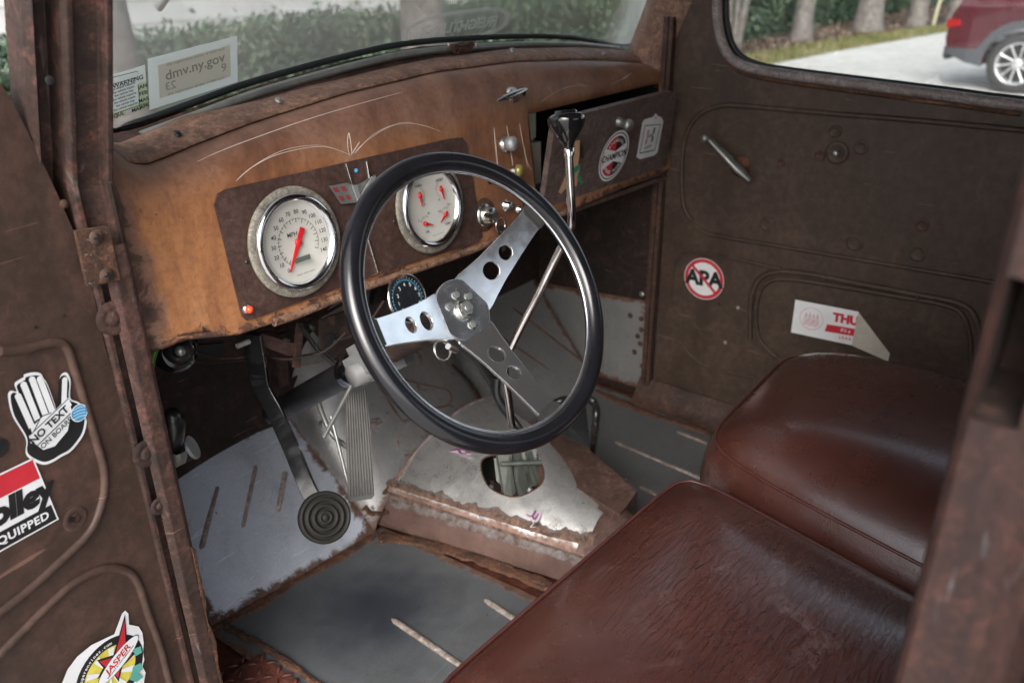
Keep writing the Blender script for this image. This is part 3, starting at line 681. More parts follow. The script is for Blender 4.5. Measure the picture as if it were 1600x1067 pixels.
# ---- pinstripes on the dash
def stripe_on(pts, wd, name='pinstripe'):
    P3 = []
    for x, y in pts:
        q = onD(x, y)
        zc = interp(crz, q.x); zt = min(.80, zc-.05)
        if q.z > zt:      # on the rolled top: march until the ray meets the roll
            dz = zc-zt; yt = dashY(zt); dy = 1.0-yt; r = ray(x, y); lo = .7
            for k in range(700):
                dd = .75+k*.0012; s = CAM+r*dd; zc = interp(crz, s.x); zt = min(.80, zc-.05); yt = dashY(zt); dy = 1-yt; dz = zc-zt
                if s.z <= zt: h = s.y-dashY(s.z)
                elif s.z >= zc: h = -1 if s.y < 1 else s.y-1
                else:
                    a = math.asin(min(1, (s.z-zt)/dz)); h = s.y-(yt+dy*(1-math.cos(a)))
                if h >= -.0014: q = s; break
        else: q = q+DN*.0016
        P3.append(q)
    m_ = MB(); P3 = catmull(P3, 5); n = len(P3); rr = [wd*(.35+.65*math.sin(math.pi*i/(n-1))**.5) for i in range(n)]
    m_.tube(P3, rr, 6, flat=.5); return m_
allp = MB()
for pts, wd in ((((308, 253), (345, 236), (400, 215), (480, 187), (560, 163), (630, 144)), .0011),
                (((369, 283), (390, 264), (430, 243), (480, 231), (515, 231), (548, 243)), .0009),
                (((373, 280), (400, 257), (440, 236), (480, 228), (510, 229), (545, 241)), .0007),
                (((546, 243), (543, 225), (545, 208), (548, 225), (550, 240)), .0007),
                (((552, 240), (575, 219), (605, 200), (635, 193), (665, 197), (690, 207)), .0009),
                (((554, 241), (580, 213), (610, 197), (640, 192), (688, 205)), .0006),
                (((548, 243), (558, 228), (562, 222)), .0007),
                (((845, 160), (870, 143), (900, 134), (925, 138), (950, 134), (985, 118)), .0006), (((972, 124), (980, 119), (987, 115)), .0010),
                (((925, 136), (910, 133), (900, 131)), .0006),
                (((772, 200), (774, 235), (778, 270)), .0008), (((792, 196), (796, 230), (801, 262)), .0008), (((812, 193), (818, 235), (824, 262)), .0007), (((817, 225), (822, 250), (829, 266)), .0006)):
    a = stripe_on(pts, wd); allp.add(a.v, a.f, False)
allp.build('pinstripes', M['pin'], dash)

# ---- dash knobs, switches, ignition
def knob(name, px, py, prof, mat, parent, lift=.002, n=20, axis=DN):
    m_ = MB(); m_.lathe(onD(px, py, lift), axis, prof, n); return m_.build(name, M[mat], parent)
# windshield crank / wiper knob at the top
p = onY(797, 150, .955); ax = V((.1, -.95, .3)).normalized()
m_ = MB(); m_.lathe(p, ax, [(.017, -.01), (.0165, .004), (.013, .012), (.007, .018), (.007, .03)], 24); kb = m_.build('wiper_knob', M['chrome_old'], dash)
a, b = onY(777, 158, .915), onY(822, 140, .915); c = (a+b)/2
m_ = MB(); m_.tube([a, a.lerp(b, .25), c, a.lerp(b, .75), b], [.0025, .007, .009, .0075, .004], 12, flat=.7); m_.build('wiper_handle', M['chrome_old'], kb)
k1 = knob('headlight_switch', 786, 226, [(.014, 0), (.014, .008), (.011, .010), (.009, .014), (.009, .022)], 'chrome_old', dash)
m_ = MB(); m_.lathe(onD(790, 225, .02), V((.25, -.95, .1)), [(.008, 0), (.012, .003), (.013, .016), (.010, .020), (0, .021)], 20); m_.build('switch_knob', M['alu'], k1)
k2 = knob('choke_pull', 801, 268, [(.010, 0), (.010, .006), (.007, .010), (.007, .02)], 'chrome_old', dash)
m_ = MB(); m_.lathe(onD(806, 266, .018), V((.3, -.9, 0)), [(.006, 0), (.0105, .002), (.0105, .010), (.006, .013), (0, .013)], 18); m_.build('pull_knob', M['brassy'], k2)
ign = knob('ignition_switch', 757, 336, [(.021, 0), (.021, .003), (.017, .005), (.0145, .006), (.0145, .018), (.0125, .021), (0, .021)], 'chrome_old', dash, .002, 28)
m_ = MB(); m_.lathe(onD(757, 336, .0012), DN, [(.030, 0), (.029, .001), (0, .001)], 28); m_.build('switch_plate', M['rust'], ign)
k3 = knob('lock_cylinder', 790, 321, [(.012, 0), (.012, .004), (.008, .006), (.008, .013), (0, .014)], 'chrome', dash)
k4 = knob('toggle_switch', 806, 327, [(.007, 0), (.007, .008), (.003, .010), (.003, .022), (.0045, .026), (0, .028)], 'chrome', dash)
knob('dash_vent_plug', 766, 283, [(.006, 0), (.006, .001), (.0035, .0012), (0, .0005)], 'black', dash, .001)
knob('push_button', 822, 318, [(.009, 0), (.009, .01), (.008, .014), (0, .015)], 'black', dash)
# keys hang from the ignition lock
m_ = MB(); m_.prism([onD(*q, .022) for q in ((757, 333), (762, 336), (760, 341), (755, 338))][::-1], DN*.012)
rc_ = onD(782, 352, .026); m_.tube([rc_+DU*.0125*math.cos(a*.35)+DV*.0125*math.sin(a*.35) for a in range(18)], .0011, 6, closed=True)
kp = [onD(*q, .024) for q in ((773, 354), (789, 352), (793, 368), (788, 392), (783, 394), (779, 370))]; m_.prism(kp[::-1], DN*.0022)
m_.tube([onD(764, 337, .03), onD(772, 343, .028)], .0015, 6)
kk = m_.build('key_ring', M['chrome']); tag(kk, 'steel key and wire ring dangling from the ignition switch', 'keys')
m_ = MB(); m_.prism([onD(*q, .0265) for q in ((776, 372), (787, 371), (786, 384), (780, 385))][::-1], DN*.001); m_.build('key_fob', M['yellow'], kk)
kk['label'] = 'steel key with yellow fob and wire ring dangling from the ignition switch'

# ---- glove box door (hinged at its foot, half open)
gb = [onY(*p, .918) for p in ((848, 331), (1040, 268))]; gt = [onY(*p, .882) for p in ((868, 190), (1056, 143))]
go = (gb[0]+gb[1])/2; gn = (gt[0]-gb[0]).cross(gb[1]-gb[0]).normalized()
if gn.y > 0: gn = -gn
go2 = go
def onG(px, py, off=0.): return onP(px, py, go2+gn*off, gn)
crn = [V(p) for p in ((850, 330), (868, 190), (1050, 143), (1056, 146), (1057, 152), (1041, 266))]
gl = [onG(px, py) for px, py in ((849, 318), (852, 330), (860, 333), (1030, 275), (1040, 267), (1057, 155), (1056, 146), (1048, 143), (880, 186), (868, 191))]
m_ = MB(); m_.prism([p for p in gl], gn*-.012); gd = m_.build('glove_door', M['glove'], T, bevel=.002)
m_ = MB(); m_.lathe(onG(966, 190, .0), gn, [(.010, 0), (.010, .004), (.0085, .006), (.0085, .018), (.012, .020), (.0125, .028), (.010, .031), (0, .032)], 28); m_.build('door_knob', M['zinc'], gd)
m_ = MB(); m_.tube([onG(880, 334, -.004), onG(1040, 277, -.004)], .006, 8); m_.build('hinge', M['primer'], gd)
# round sticker
d = mkdecal(onG, gn, (959, 244), (984, 235)); rx = V(d.L(onG(984, 235))).length; ry = V(d.L(onG(963, 212))).length; Rr = (rx+ry)/2
d.poly(circ2(0, 0, Rr), 'white'); d.poly(circ2(0, 0, Rr*.93), 'ink', holes=[circ2(0, 0, Rr*.88)]); d.poly(circ2(0, 0, Rr*.80), 'red')
d.poly([(0, -Rr*.8)] + [(Rr*.8*math.cos(R_(a)), Rr*.8*math.sin(R_(a))) for a in range(-90, 91, 10)] + [(0, Rr*.8)], 'ink')
bow = [(-Rr*.88, Rr*.46), (-Rr*.1, Rr*.16), (Rr*.1, Rr*.16), (Rr*.88, Rr*.46), (Rr*.88, -Rr*.46), (Rr*.1, -Rr*.16), (-Rr*.1, -Rr*.16), (-Rr*.88, -Rr*.46)]
bow = [(-Rr*.74, Rr*.42), (0, Rr*.2), (Rr*.74, Rr*.42), (Rr*.74, -Rr*.42), (0, -Rr*.2), (-Rr*.74, -Rr*.42)]
d.poly(bow, 'white'); d.text('CHAMPION', 0, -.0003, Rr*.36, 'ink', .03, sx=.92)
d.arc_text('DEPENDABLE', 0, 0, Rr*.63, R_(150), R_(30), Rr*.17, 'white', .03); d.arc_text('SPARK PLUGS', 0, 0, Rr*.64, R_(212), R_(328), Rr*.19, 'white', .03, True)
d.build('round_sticker', gd, 'round red white and black lettered sticker on the glove door')
# tag-shaped sticker
d = mkdecal(onG, gn, (1015, 214), (1034, 206)); q = [d.L(onG(*p)) for p in ((994, 246), (1000, 249), (1022, 243), (1027, 238), (1036, 190), (1033, 183), (1028, 182), (1024, 177), (1020, 183), (1006, 187), (1003, 192))]
d.poly(q, 'white'); q2 = [(x*.86, y*.86-.001) for x, y in [d.L(onG(*p)) for p in ((996, 244), (1024, 238), (1035, 190), (1006, 192))]]
d.poly(q2, 'ink', holes=[[(x*.93, y*.93) for x, y in q2]])
hx, hy = .0125, .0165
for sx_, m1, m2 in ((-1, 'pink', 'pink'), (1, 'ink', 'ink')):
    d.poly([(sx_*hx-.0035, -hy+.002), (sx_*hx+.0035, -hy+.002), (sx_*hx+.0035, hy+.002), (sx_*hx-.0035, hy+.002)], m1)
d.poly([(-.016, -.001), (.016, -.001), (.016, .006), (-.016, .006)], 'white'); d.text('HURST', 0, .0026, .0095, 'ink', .03); d.text('SHIFTERS', 0, -.0235, .0075, 'ink', .02)
d.poly(circ2(*d.L(onG(1024, 184)), .0035, 16), 'pink')
d.build('tag_sticker', gd, 'white tag shaped sticker with pink and black block letter')
# torn figure sticker at the hinge side
d = mkdecal(onG, gn, (890, 262), (905, 257))
for pts, mm in ((((898, 220), (906, 219), (905, 240), (902, 262), (893, 270), (890, 258), (896, 244)), 'skin'), (((872, 300), (884, 272), (892, 268), (886, 292), (876, 303)), 'skin'), (((897, 290), (897, 268), (905, 260), (904, 276), (900, 292)), 'skin'),
                (((888, 270), (896, 262), (905, 256), (906, 263), (897, 272), (889, 277)), 'green'), (((903, 268), (910, 284), (908, 290), (901, 278)), 'green'), (((907, 220), (910, 232), (911, 248), (906, 246), (905, 232)), 'ink'), (((882, 250), (886, 256), (878, 260)), 'ink')):
    d.poly([d.L(onG(*p)) for p in pts], mm)
d.build('figure_sticker', gd, 'tan and green cut out sticker of a swimmer on the glove door')

# ---- under the dash
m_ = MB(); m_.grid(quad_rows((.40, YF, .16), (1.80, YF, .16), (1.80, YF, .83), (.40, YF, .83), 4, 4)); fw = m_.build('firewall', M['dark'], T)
rows = quad_rows((.545, 1.115, .0), (.905, 1.080, .0), (.90, 1.305, .225), (.545, 1.335, .225), 40, 24, .006, 2)
# toe board left with pressed ribs
tb = edge_grid('toe_board', rows, 'toe', T)
def rib(a, b, r, name, mat, parent, fl=.55):
    m_ = MB(); a, b = V(a), V(b); m_.tube([a, a.lerp(b, .04), a.lerp(b, .5), b.lerp(a, .04), b], [r*.3, r, r, r, r*.3], 10, flat=fl); return m_.build(name, M[mat], parent)
tn = (V((.9, 1.305, .225))-V((.905, 1.08, 0))).cross(V((.545, 1.115, 0))-V((.905, 1.08, 0))).normalized()
if tn.y > 0: tn = -tn
to_ = V((.905, 1.080, 0))
def onT(px, py, off=.0): return onP(px, py, to_+tn*off, tn)
for a, b in (((339, 758), (314, 858)), ((399, 726), (377, 826)), ((446, 736), (433, 800))):
    rib(onT(*a), onT(*b), .0062, 'pressed_rib', 'rib', tb)
# rust seam between the toe board and the firewall and the floor
def crust(name, pts, wd, parent, mat='rust', h=.004, seed=1, up=(0, 0, 1)):
    """flaky low ribbon with ragged edges"""
    m_ = MB(); P3 = catmull(pts, 30); n = len(P3); up = V(up); rows = []; K = 12
    def nz(a, b, c, f): return noise.noise(V((a*f, b*f, c+seed)))
    for i, p in enumerate(P3):
        t = (P3[min(i+1, n-1)]-P3[max(i-1, 0)]).normalized(); q = t.cross(up).normalized(); N2 = q.cross(t).normalized(); N2 = N2 if N2.dot(up) > 0 else -N2
        a = i*.17; e = min(1, min(i, n-1-i)/5+.15)
        wl = wd*(.75+.6*nz(a, 0, 0, .45)+.25*nz(a, 3, 0, 1.6))*e; wr = wd*(.75+.6*nz(a, 9, 0, .45)+.25*nz(a, 12, 0, 1.4))*e; r = []
        for k in range(K+1):
            u = -1+2*k/K; x = u*(wr if u > 0 else wl); hh = h*(1-u*u)**.5 if abs(u) < 1 else -.0015
            hh = hh*(.55+.9*abs(nz(a*2, k*.5, 4, 1.3))) if abs(u) < 1 else hh
            r.append(p+q*x+N2*hh)
        rows.append(r)
    m_.grid(rows, True); return m_.build(name, M[mat], parent)
crust('rust_seam', [(.53, 1.12, .0), (.70, 1.10, .0), (.91, 1.08, .0)], .017, tb, h=.005)
crust('rust_seam', [(.53, 1.338, .225), (.7, 1.322, .228), (.90, 1.305, .228)], .020, tb, h=.010, seed=4)
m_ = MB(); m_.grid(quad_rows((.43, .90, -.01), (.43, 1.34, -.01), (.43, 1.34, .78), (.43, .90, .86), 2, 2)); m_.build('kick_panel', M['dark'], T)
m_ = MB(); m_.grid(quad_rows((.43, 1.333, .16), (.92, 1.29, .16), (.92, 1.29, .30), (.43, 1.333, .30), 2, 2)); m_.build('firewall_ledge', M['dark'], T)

# ---- floor
fx0 = .60
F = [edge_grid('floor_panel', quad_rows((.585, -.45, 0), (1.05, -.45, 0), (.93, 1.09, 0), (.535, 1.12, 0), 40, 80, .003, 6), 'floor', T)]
F.append(edge_grid('floor_panel', quad_rows((1.05, -.45, 0), (1.70, -.45, 0), (1.735, 1.12, 0), (1.15, 1.12, 0), 50, 80, .002, 8), 'floor_r', T))
for a, b in (((612, 966), (760, 1066)), ((757, 936), (870, 1010))):
    rib(onZ(*a, .001), onZ(*b, .001), .0062, 'pressed_rib', 'rib', F[0], .6)
for a, b in (((960, 690), (1125, 760)), ((1058, 674), (1160, 714)), ((1000, 760), (1060, 790))):
    rib(onZ(*a, .001), onZ(*b, .001), .0058, 'pressed_rib', 'rib', F[1], .6)
crust('rust_seam', [onZ(*p, .002) for p in ((590, 838), (650, 845), (740, 870), (820, 900), (880, 925))], .020, F[0], h=.004, seed=8)
crust('rust_seam', [onZ(*p, .002) for p in ((930, 610), (1000, 640), (1060, 660), (1130, 684), (1200, 712))], .015, F[1], h=.005, seed=11)
# tread plate at the door sill
m_ = MB(); m_.grid(quad_rows((.43, .0, .004), (.60, .0, .004), (.555, 1.0, .004), (.43, 1.0, .004), 2, 2, 0))
P0 = V((.44, .02, .0065))
for i in range(7):
    for j in range(46):
        x = .445+i*.022; y = .02+j*.022
        if x > .60-.045*y: continue
        a = R_(40 if (i+j) % 2 else -40); dx, dy = math.cos(a)*.009, math.sin(a)*.009
        m_.tube([(x-dx, y-dy, .005), (x-dx*.5, y-dy*.5, .0072), (x+dx*.5, y+dy*.5, .0072), (x+dx, y+dy, .005)], [.0012, .003, .003, .0012], 6, flat=.6)
tp = m_.build('tread_plate', M['red_oxide'], T)
crust('rust_seam', [onZ(*p, .004) for p in ((350, 975), (400, 1003), (450, 1035), (510, 1080))], .009, tp, h=.006, seed=14)

# ---- transmission tunnel
def HH(y): return .05+.02*(y-.69)/.41
def zsec(y, side):   # left edge x, right edge x at y
    return interp([(.60, 1.062), (.688, 1.046), (1.101, .95)], y) if side == 0 else interp([(.60, 1.10), (.679, 1.135), (.93, 1.262), (1.12, 1.30)], y)
rows = []
for i in range(41):
    y = .665+(1.09-.665)*i/40; xl, xr = zsec(y, 0), zsec(y, 1); r = []
    for k in range(25):
        t = k/24; x = xl+(xr-xl)*t
        z = HH(y)+.070*math.sin(math.pi*min(1, t*.62+.02))**.8 + .03*(i/40)*math.sin(math.pi*t*.8)
        r.append(V((x, y, z)))
    rows.append(r)
def tz(x, y):
    xl, xr = zsec(y, 0), zsec(y, 1); t = max(0, min(1, (x-xl)/(xr-xl))); return HH(y)+.070*math.sin(math.pi*min(1, t*.62+.02))**.8 + .03*((y-.665)/.425)*math.sin(math.pi*t*.8)
def onTun(px, py, off=0.):
    r = ray(px, py)
    for k in range(1200):
        s = CAM+r*(.8+k*.0008)
        if s.z <= tz(s.x, s.y)+off: return s
    return s
# shifter opening: leave the hole out
hole = [onTun(*p) for p in ((752, 722), (765, 712), (800, 708), (840, 718), (850, 745), (838, 763), (805, 776), (770, 765), (755, 745))]
hc = sum(hole, V())/len(hole)
hp = catmull([V((p.x, p.y, 0)) for p in hole], 6, True)
def inside(x, y):
    c = False; n = len(hp); j = n-1
    for i in range(n):
        a, b = hp[i], hp[j]
        if (a.y > y) != (b.y > y) and x < (b.x-a.x)*(y-a.y)/(b.y-a.y)+a.x: c = not c
        j = i
    return c
ND = 220; NK = 140; vs = []; fs = []; att = []
for i in range(ND+1):
    y = .665+(1.09-.665)*i/ND; xl, xr = zsec(y, 0), zsec(y, 1)
    for k in range(NK+1):
        x = xl+(xr-xl)*k/NK; vs.append(V((x, y, tz(x, y)+.0012*noise.noise(V((x*9, y*9, 0)))))); att.append(min(x-xl, (xr-x)*2, (1.09-y), (y-.60)))
for i in range(ND):
    for k in range(NK):
        q = vs[i*(NK+1)+k]
        if inside(q.x+.0008, q.y+.001): continue
        fs.append((i*(NK+1)+k, i*(NK+1)+k+1, (i+1)*(NK+1)+k+1, (i+1)*(NK+1)+k))
tun = mesh_obj('transmission_tunnel', vs, fs, M['tunnel'], T, True, attr={'edge': att})
m_ = MB(); m_.tube([V((p.x, p.y, tz(p.x, p.y)-.0005)) for p in hp], .0016, 8, closed=True); m_.build('opening_rim', M['rust'], tun)
m_ = MB(); m_.lathe(V((hc.x, hc.y, .0)), V((0, 0, 1)), [(.070, .0), (.070, .058), (.056, .078), (.02, .095), (0, .095)], 24)
for k in range(7):
    a = k*.9; m_.lathe(V((hc.x+.042*math.cos(a), hc.y+.042*math.sin(a), .082)), V((0, 0, 1)), [(.008, 0), (.008, .012), (.004, .016), (0, .016)], 8)
m_.build('gearbox_top', M['dark'], tun)
for k in range(5):
    a = 2.2+k*.75; m_ = MB(); m_.lathe(V((hc.x+.040*math.cos(a), hc.y+.040*math.sin(a), .086)), V((0, 0, 1)), [(.0065, 0), (.0065, .008), (.003, .011), (0, .011)], 6); m_.build('bolt', M['alu'], tun)
# side flange, welded seam, end strip, right-hand box
def flange_mat():
    m, t, b = newmat('flaking_flange'); v = objvec(t); a = N(t, 'ShaderNodeAttribute'); a.attribute_name = 'edge'
    n1 = noise_tex(t, v, 9, 8, .65, .4); n2 = noise_tex(t, v, 90, 8, .7); n3 = noise_tex(t, v, 24, 10, .72, 1.0); n4 = noise_tex(t, v, 50, 8, .7, .5)
    col = ramp(t, n1, [(.3, (.062, .036, .030)), (.5, (.10, .058, .047)), (.7, (.14, .085, .070))])
    e = mth(t, 'ADD', a.outputs['Fac'], mth(t, 'MULTIPLY', mth(t, 'SUBTRACT', n3, .5), .055))
    fil = ramp(t, n4, [(.38, (.07, .045, .038)), (.47, (.13, .10, .09)), (.56, (.15, .13, .125)), (.68, (.23, .215, .21))])
    f1 = maprange(t, e, .022, .032, 1., 0.)
    col = mixc(t, f1, col, fil); f2 = maprange(t, mth(t, 'ADD', a.outputs['Fac'], mth(t, 'MULTIPLY', mth(t, 'SUBTRACT', n3, .5), .02)), .002, .006, 1., 0.)
    col = mixc(t, f2, col, ramp(t, n2, [(.35, (.03, .018, .014)), (.5, (.12, .07, .05)), (.7, (.22, .13, .09))]))
    low = maprange(t, mth(t, 'ADD', a.outputs['Fac'], mth(t, 'MULTIPLY', mth(t, 'SUBTRACT', n3, .5), .10)), .078, .09)
    col = mixc(t, low, col, (.07, .04, .03))
    L(t, col, b.inputs['Base Color']); b.inputs['Roughness'].default_value = .65; b.inputs['Specular IOR Level'].default_value = .3
    bump(t, b, mth(t, 'ADD', mth(t, 'MULTIPLY', n2, .5), mth(t, 'ADD', mth(t, 'MULTIPLY', f1, n4), f2)), .7, .002); return m
M['flange2'] = flange_mat(); M['filler'] = rusty('flaking_filler', (.10, .08, .07), (.17, .145, .13), (.26, .24, .23), 22, .8, .9, streak=(1, 1, 1), speck=(.10, .06, .045), speckamt=.52)
vs = []; att = []; NN = 260; prof_ = [(-.020, 0., .088), (-.017, .02, .07), (-.012, .045, .045), (-.006, .066, .022), (-.001, .078, .010), (.003, .0845, .002), (.011, None, .0), (.022, None, .006)]
for i in range(NN+1):
    y = .655+(1.105-.655)*i/NN; xl = zsec(y, 0)
    for k, (dx, z, e_) in enumerate(prof_):
        j = .0025*noise.noise(V((y*30, k*.7, 2)))+.0012*noise.noise(V((y*110, k, 5)))
        if k == 7: dx += .010*noise.noise(V((y*25, 0, 0)))+.005*noise.noise(V((y*90, 0, 0)))
        zz = z*HH(y)/.0845 if z is not None else tz(xl+dx, y)+.0016+(.0014 if k == 6 else 0)
        vs.append(V((xl+dx-(j if z else 0), y, zz+(abs(j)*.6 if k > 3 else 0)))); att.append(e_)
P8 = len(prof_)
fl_ = mesh_obj('side_flange', vs, [(i*P8+k, i*P8+k+1, (i+1)*P8+k+1, (i+1)*P8+k) for i in range(NN) for k in range(P8-1)], M['flange2'], tun, True, attr={'edge': att})
rows = []
for i in range(9):
    y = .615+(.682-.615)*i/8; xl, xr = zsec(y, 0), zsec(y, 1)+.035; rows.append([V((xl+(xr-xl)*k/16, y, tz(xl+(zsec(max(y, .665), 1)-xl)*k/16, max(y, .666))+.0045)) for k in range(17)])
m_ = MB(); m_.grid(rows); m_.build('end_strip', M['primer'], tun)
m_ = MB(); m_.grid([[r[0]+V((0, 0, 0)) for r in [[p] for p in rows[0]]], [V((p.x, p.y-.005, 0)) for p in rows[0]]], False); m_.build('end_plate', M['flange'], tun)
bx = [onZ(*p, .125) for p in ((860, 662), (872, 675), (995, 767), (968, 803), (840, 730))]
bxp = [onZ(*p, .125) for p in ((890, 640), (996, 768), (968, 803), (838, 722), (842, 672))]
bq = [V((1.318, .975, .125)), bxp[1], bxp[2], V((zsec(.93, 1)-.06, .93, .130)), V((1.24, 1.0, .130))]
bq = [onZ(*p, .128) for p in ((866, 655), (996, 767), (969, 803), (838, 724))]
m_ = MB(); m_.prism([p for p in bq], (0, 0, -.122)); m_.build('side_box', M['primer'], tun, bevel=.0025)
for px, py in ((952, 738), (978, 748)):
    screw('screw', onZ(px, py, .130), (0, 0, 1), tun, 'rust', .0035)
# flourish stickers
def flour(c, right, shapes, nm, lab):
    p0 = onTun(*c); nn = V((-.25, .1, 1)).normalized(); o = p0; u = onTun(*right)-p0; u = (u-nn*u.dot(nn)).normalized()
    dd = Decal(o, u, nn.cross(u), lift=.0012)
    for pts, wd, mm in shapes:
        dd.line([dd.L(onP(*p, o, nn)) for p in [(q.x, q.y) for q in catmull([V((a, b, 0)) for a, b in pts], 6)]], wd, mm, True)
    dd.build(nm, tun, lab)
flour((835, 800), (855, 800), [(((820, 803), (828, 808), (836, 801), (838, 790), (846, 784), (847, 794), (839, 795)), .0085, 'lilac'), (((829, 805), (836, 815), (843, 803), (842, 795)), .0085, 'lilac'), (((823, 804), (830, 807), (836, 801), (838, 791), (845, 785), (846, 792), (840, 794)), .0045, 'purple'), (((831, 805), (836, 812), (842, 802)), .004, 'purple'), (((836, 812), (833, 820), (829, 824), (838, 824)), .002, 'white'), (((837, 814), (834, 820)), .0015, 'ink')], 'flourish_sticker', 'small purple scroll sticker on the bare tunnel steel')
flour((708, 706), (735, 708), [(((677, 706), (695, 703), (715, 705), (740, 711)), .012, 'lilac'), (((683, 706), (700, 699), (715, 702), (722, 709), (738, 706)), .005, 'purple'), (((695, 707), (708, 704), (722, 703), (738, 711)), .004, 'purple')], 'flourish_sticker', 'longer purple scroll sticker under the steering wheel rim')

# ---- bell housing cover rising to the firewall
rows = []
for i in range(31):
    t = i/30; y = 1.085+t*.24; r = []
    for k in range(41):
        s = k/40; x = .905+(1.345-.905)*s - .03*t*(1-s)
        base = .0+.225*t; hump = (.10+.16*t)*math.sin(math.pi*s)**.55 + .02*math.sin(math.pi*s)*math.cos(3*math.pi*t)
        r.append(V((x, y, base+hump)))
    rows.append(r)
bell = edge_grid('bell_housing_cover', rows, 'bell', T)
def onBell(px, py, off=0.): 
    r = ray(px, py)
    for k in range(1500):
        s = CAM+r*(.9+k*.0008); t = (s.y-1.085)/.24
        if t < 0: continue
        t = min(1, t); ss = max(0, min(1, (s.x-.905+.03*t)/(.44+.03*t))); z = .225*t+(.10+.16*t)*math.sin(math.pi*ss)**.55+.02*math.sin(math.pi*ss)*math.cos(3*math.pi*t)
        if s.z <= z+off: return s
    return s
for pts in (((598, 772), (630, 735), (665, 700), (692, 682)), ((620, 778), (650, 742), (690, 705), (712, 690))):
    crust('seam_band', [onBell(*p, .002) for p in pts], .007, bell, 'rust', .004, 40)
m_ = MB(); m_.tube(catmull([onBell(*p, .001) for p in ((626, 655), (600, 615), (592, 600), (612, 590), (655, 600), (700, 612), (700, 632), (670, 640), (640, 655))], 5, True), .003, 8, closed=True, flat=.7); m_.build('pressed_oval', M['bell'], bell)
crust('seam_band', [onBell(*p, .003) for p in ((705, 570), (735, 600), (760, 640), (780, 668))], .010, bell, 'dark', .006, 44)
crust('rust_patch', [onBell(*p, .002) for p in ((620, 790), (598, 800), (580, 800), (570, 790))], .012, bell, 'rust', .004, 46)

# ---- passenger toe board, kick panel
tr = edge_grid('toe_board', quad_rows((1.26, 1.08, .0), (1.745, 1.08, .0), (1.745, 1.31, .27), (1.30, 1.31, .27), 30, 20, .005, 12), 'toe_r', T)
tr['label'] = 'grey passenger side toe board with rust spots'
tb['label'] = 'pale steel driver side toe board with rusty seams'
trn = V((0, -.27, .23)).normalized(); tro = V((1.26, 1.08, 0))
def onTR(px, py, off=0.): return onP(px, py, tro+trn*off, trn)
for a, b in (((760, 510), (905, 610)), ((800, 480), (925, 575)), ((745, 560), (790, 580)), ((800, 600), (850, 640))):
    rib(onTR(*a), onTR(*b), .004, 'pressed_rib', 'toe_r', tr, .6)
m_ = MB(); KX = 1.757
m_.grid(quad_rows((KX+.01, .92, -.01), (KX+.01, 1.34, -.01), (KX+.01, 1.34, .78), (KX+.01, .92, .86), 2, 2)); kpn = m_.build('kick_panel', M['dark'], T)
kq = [onX(*p, KX) for p in ((1013, 606), (1012, 470), (870, 447), (868, 560), (935, 600))]
lowk = edge_grid('lower_kick_panel', quad_rows(onX(1016, 612, KX), onX(846, 560, KX), onX(846, 441, KX), onX(1013, 470, KX), 24, 20, .003, 17), 'toe_r', T)
for px, py in ((1003, 460), (996, 525), (991, 550), (1000, 537), (1002, 498), (1004, 572), (985, 493), (1002, 515)):
    screw('screw', onX(px, py, KX-.003), (-1, 0, 0), lowk, 'rust' if py != 460 else 'zinc', .006)

# ---- right-hand door
DX = 1.765
dout = [(.916, .045), (.922, .50), (.93, .90), (.925, 1.30), (-.30, 1.30), (-.30, .03), (.60, .03), (.80, .035)]
wf = [onX(*p, DX) for p in ((1122, 0), (1123, 35), (1130, 68), (1145, 92), (1175, 107), (1225, 116), (1300, 126), (1400, 139), (1500, 152), (1598, 165))]
wo_ = [(p.y, p.z) for p in wf]
win = [(wo_[0][0]+.004, 1.10), (wo_[0][0]-.01, 1.18), (wo_[0][0]-.06, 1.22), (.5, 1.23), (.1, 1.23), (-.08, 1.22), (-.12, 1.15), (-.12, .85), (-.08, wo_[-1][1]-.005)][::-1]
wloop2 = [V((a, b, 0)) for a, b in wo_[::-1]] ; wl2 = wo_ + win
vf = fill2d([dout, wl2], .006)
rd = mesh_obj('door', [V((DX+.004+v[2], v[0], v[1])) for v in vf[0]], vf[1], M['door_brown'], T); rd['label'] = 'closed passenger door with bare brown inner panel'
outer = fill2d([dout, wl2], .004); mesh_obj('outer_skin', [V((DX+.055+v[2], v[0], v[1])) for v in outer[0]], outer[1], M['ldoor'], rd)
loop3 = [V((DX-.004, a, b)) for a, b in wl2]
m_ = MB(); m_.tube(catmull(loop3, 3, True), .0105, 12, closed=True); M['frame_grey'] = rusty('worn_frame', (.20, .165, .16), (.27, .23, .225), (.33, .29, .285), 14, .42, .25, speck=(.42, .38, .36), speckamt=.68)
m_.build('window_frame', M['frame_grey'], rd)
m_ = MB(); m_.tube(catmull([V((DX-.001, a-.0 if True else a, b-.014)) for a, b in wo_[2:]], 3), .006, 8); m_.build('frame_edge', M['rust'], rd)
m_ = MB(); m_.tube(catmull([V((DX+.012, (a-.4)*.97+.4, (b-1.0)*.95+1.0)) for a, b in wl2], 3, True), .006, 8, closed=True); m_.build('window_gasket', M['gasket'], rd)
vf = fill2d([wl2]); mesh_obj('window_glass', [V((DX+.016, v[0], v[1])) for v in vf[0]], vf[1], M['glass'], rd)
def dbead(pts, r=.0035, nm='pressed_line', fl=.45, n=5, mat='door_brown', dz=0.001, closed=False):
    m_ = MB(); m_.tube(catmull([onX(*p, DX-dz) for p in pts], n, closed), r*1.35, 8, flat=1, closed=closed); 
    return m_.build(nm, M[mat], rd)
dbead(((1082, 345), (1068, 320), (1066, 250), (1075, 205), (1095, 178), (1125, 166), (1160, 166), (1300, 178), (1450, 190), (1640, 208)), .004)
dbead(((1085, 352), (1110, 366), (1208, 383), (1350, 407), (1523, 436), (1650, 458)), .0035)
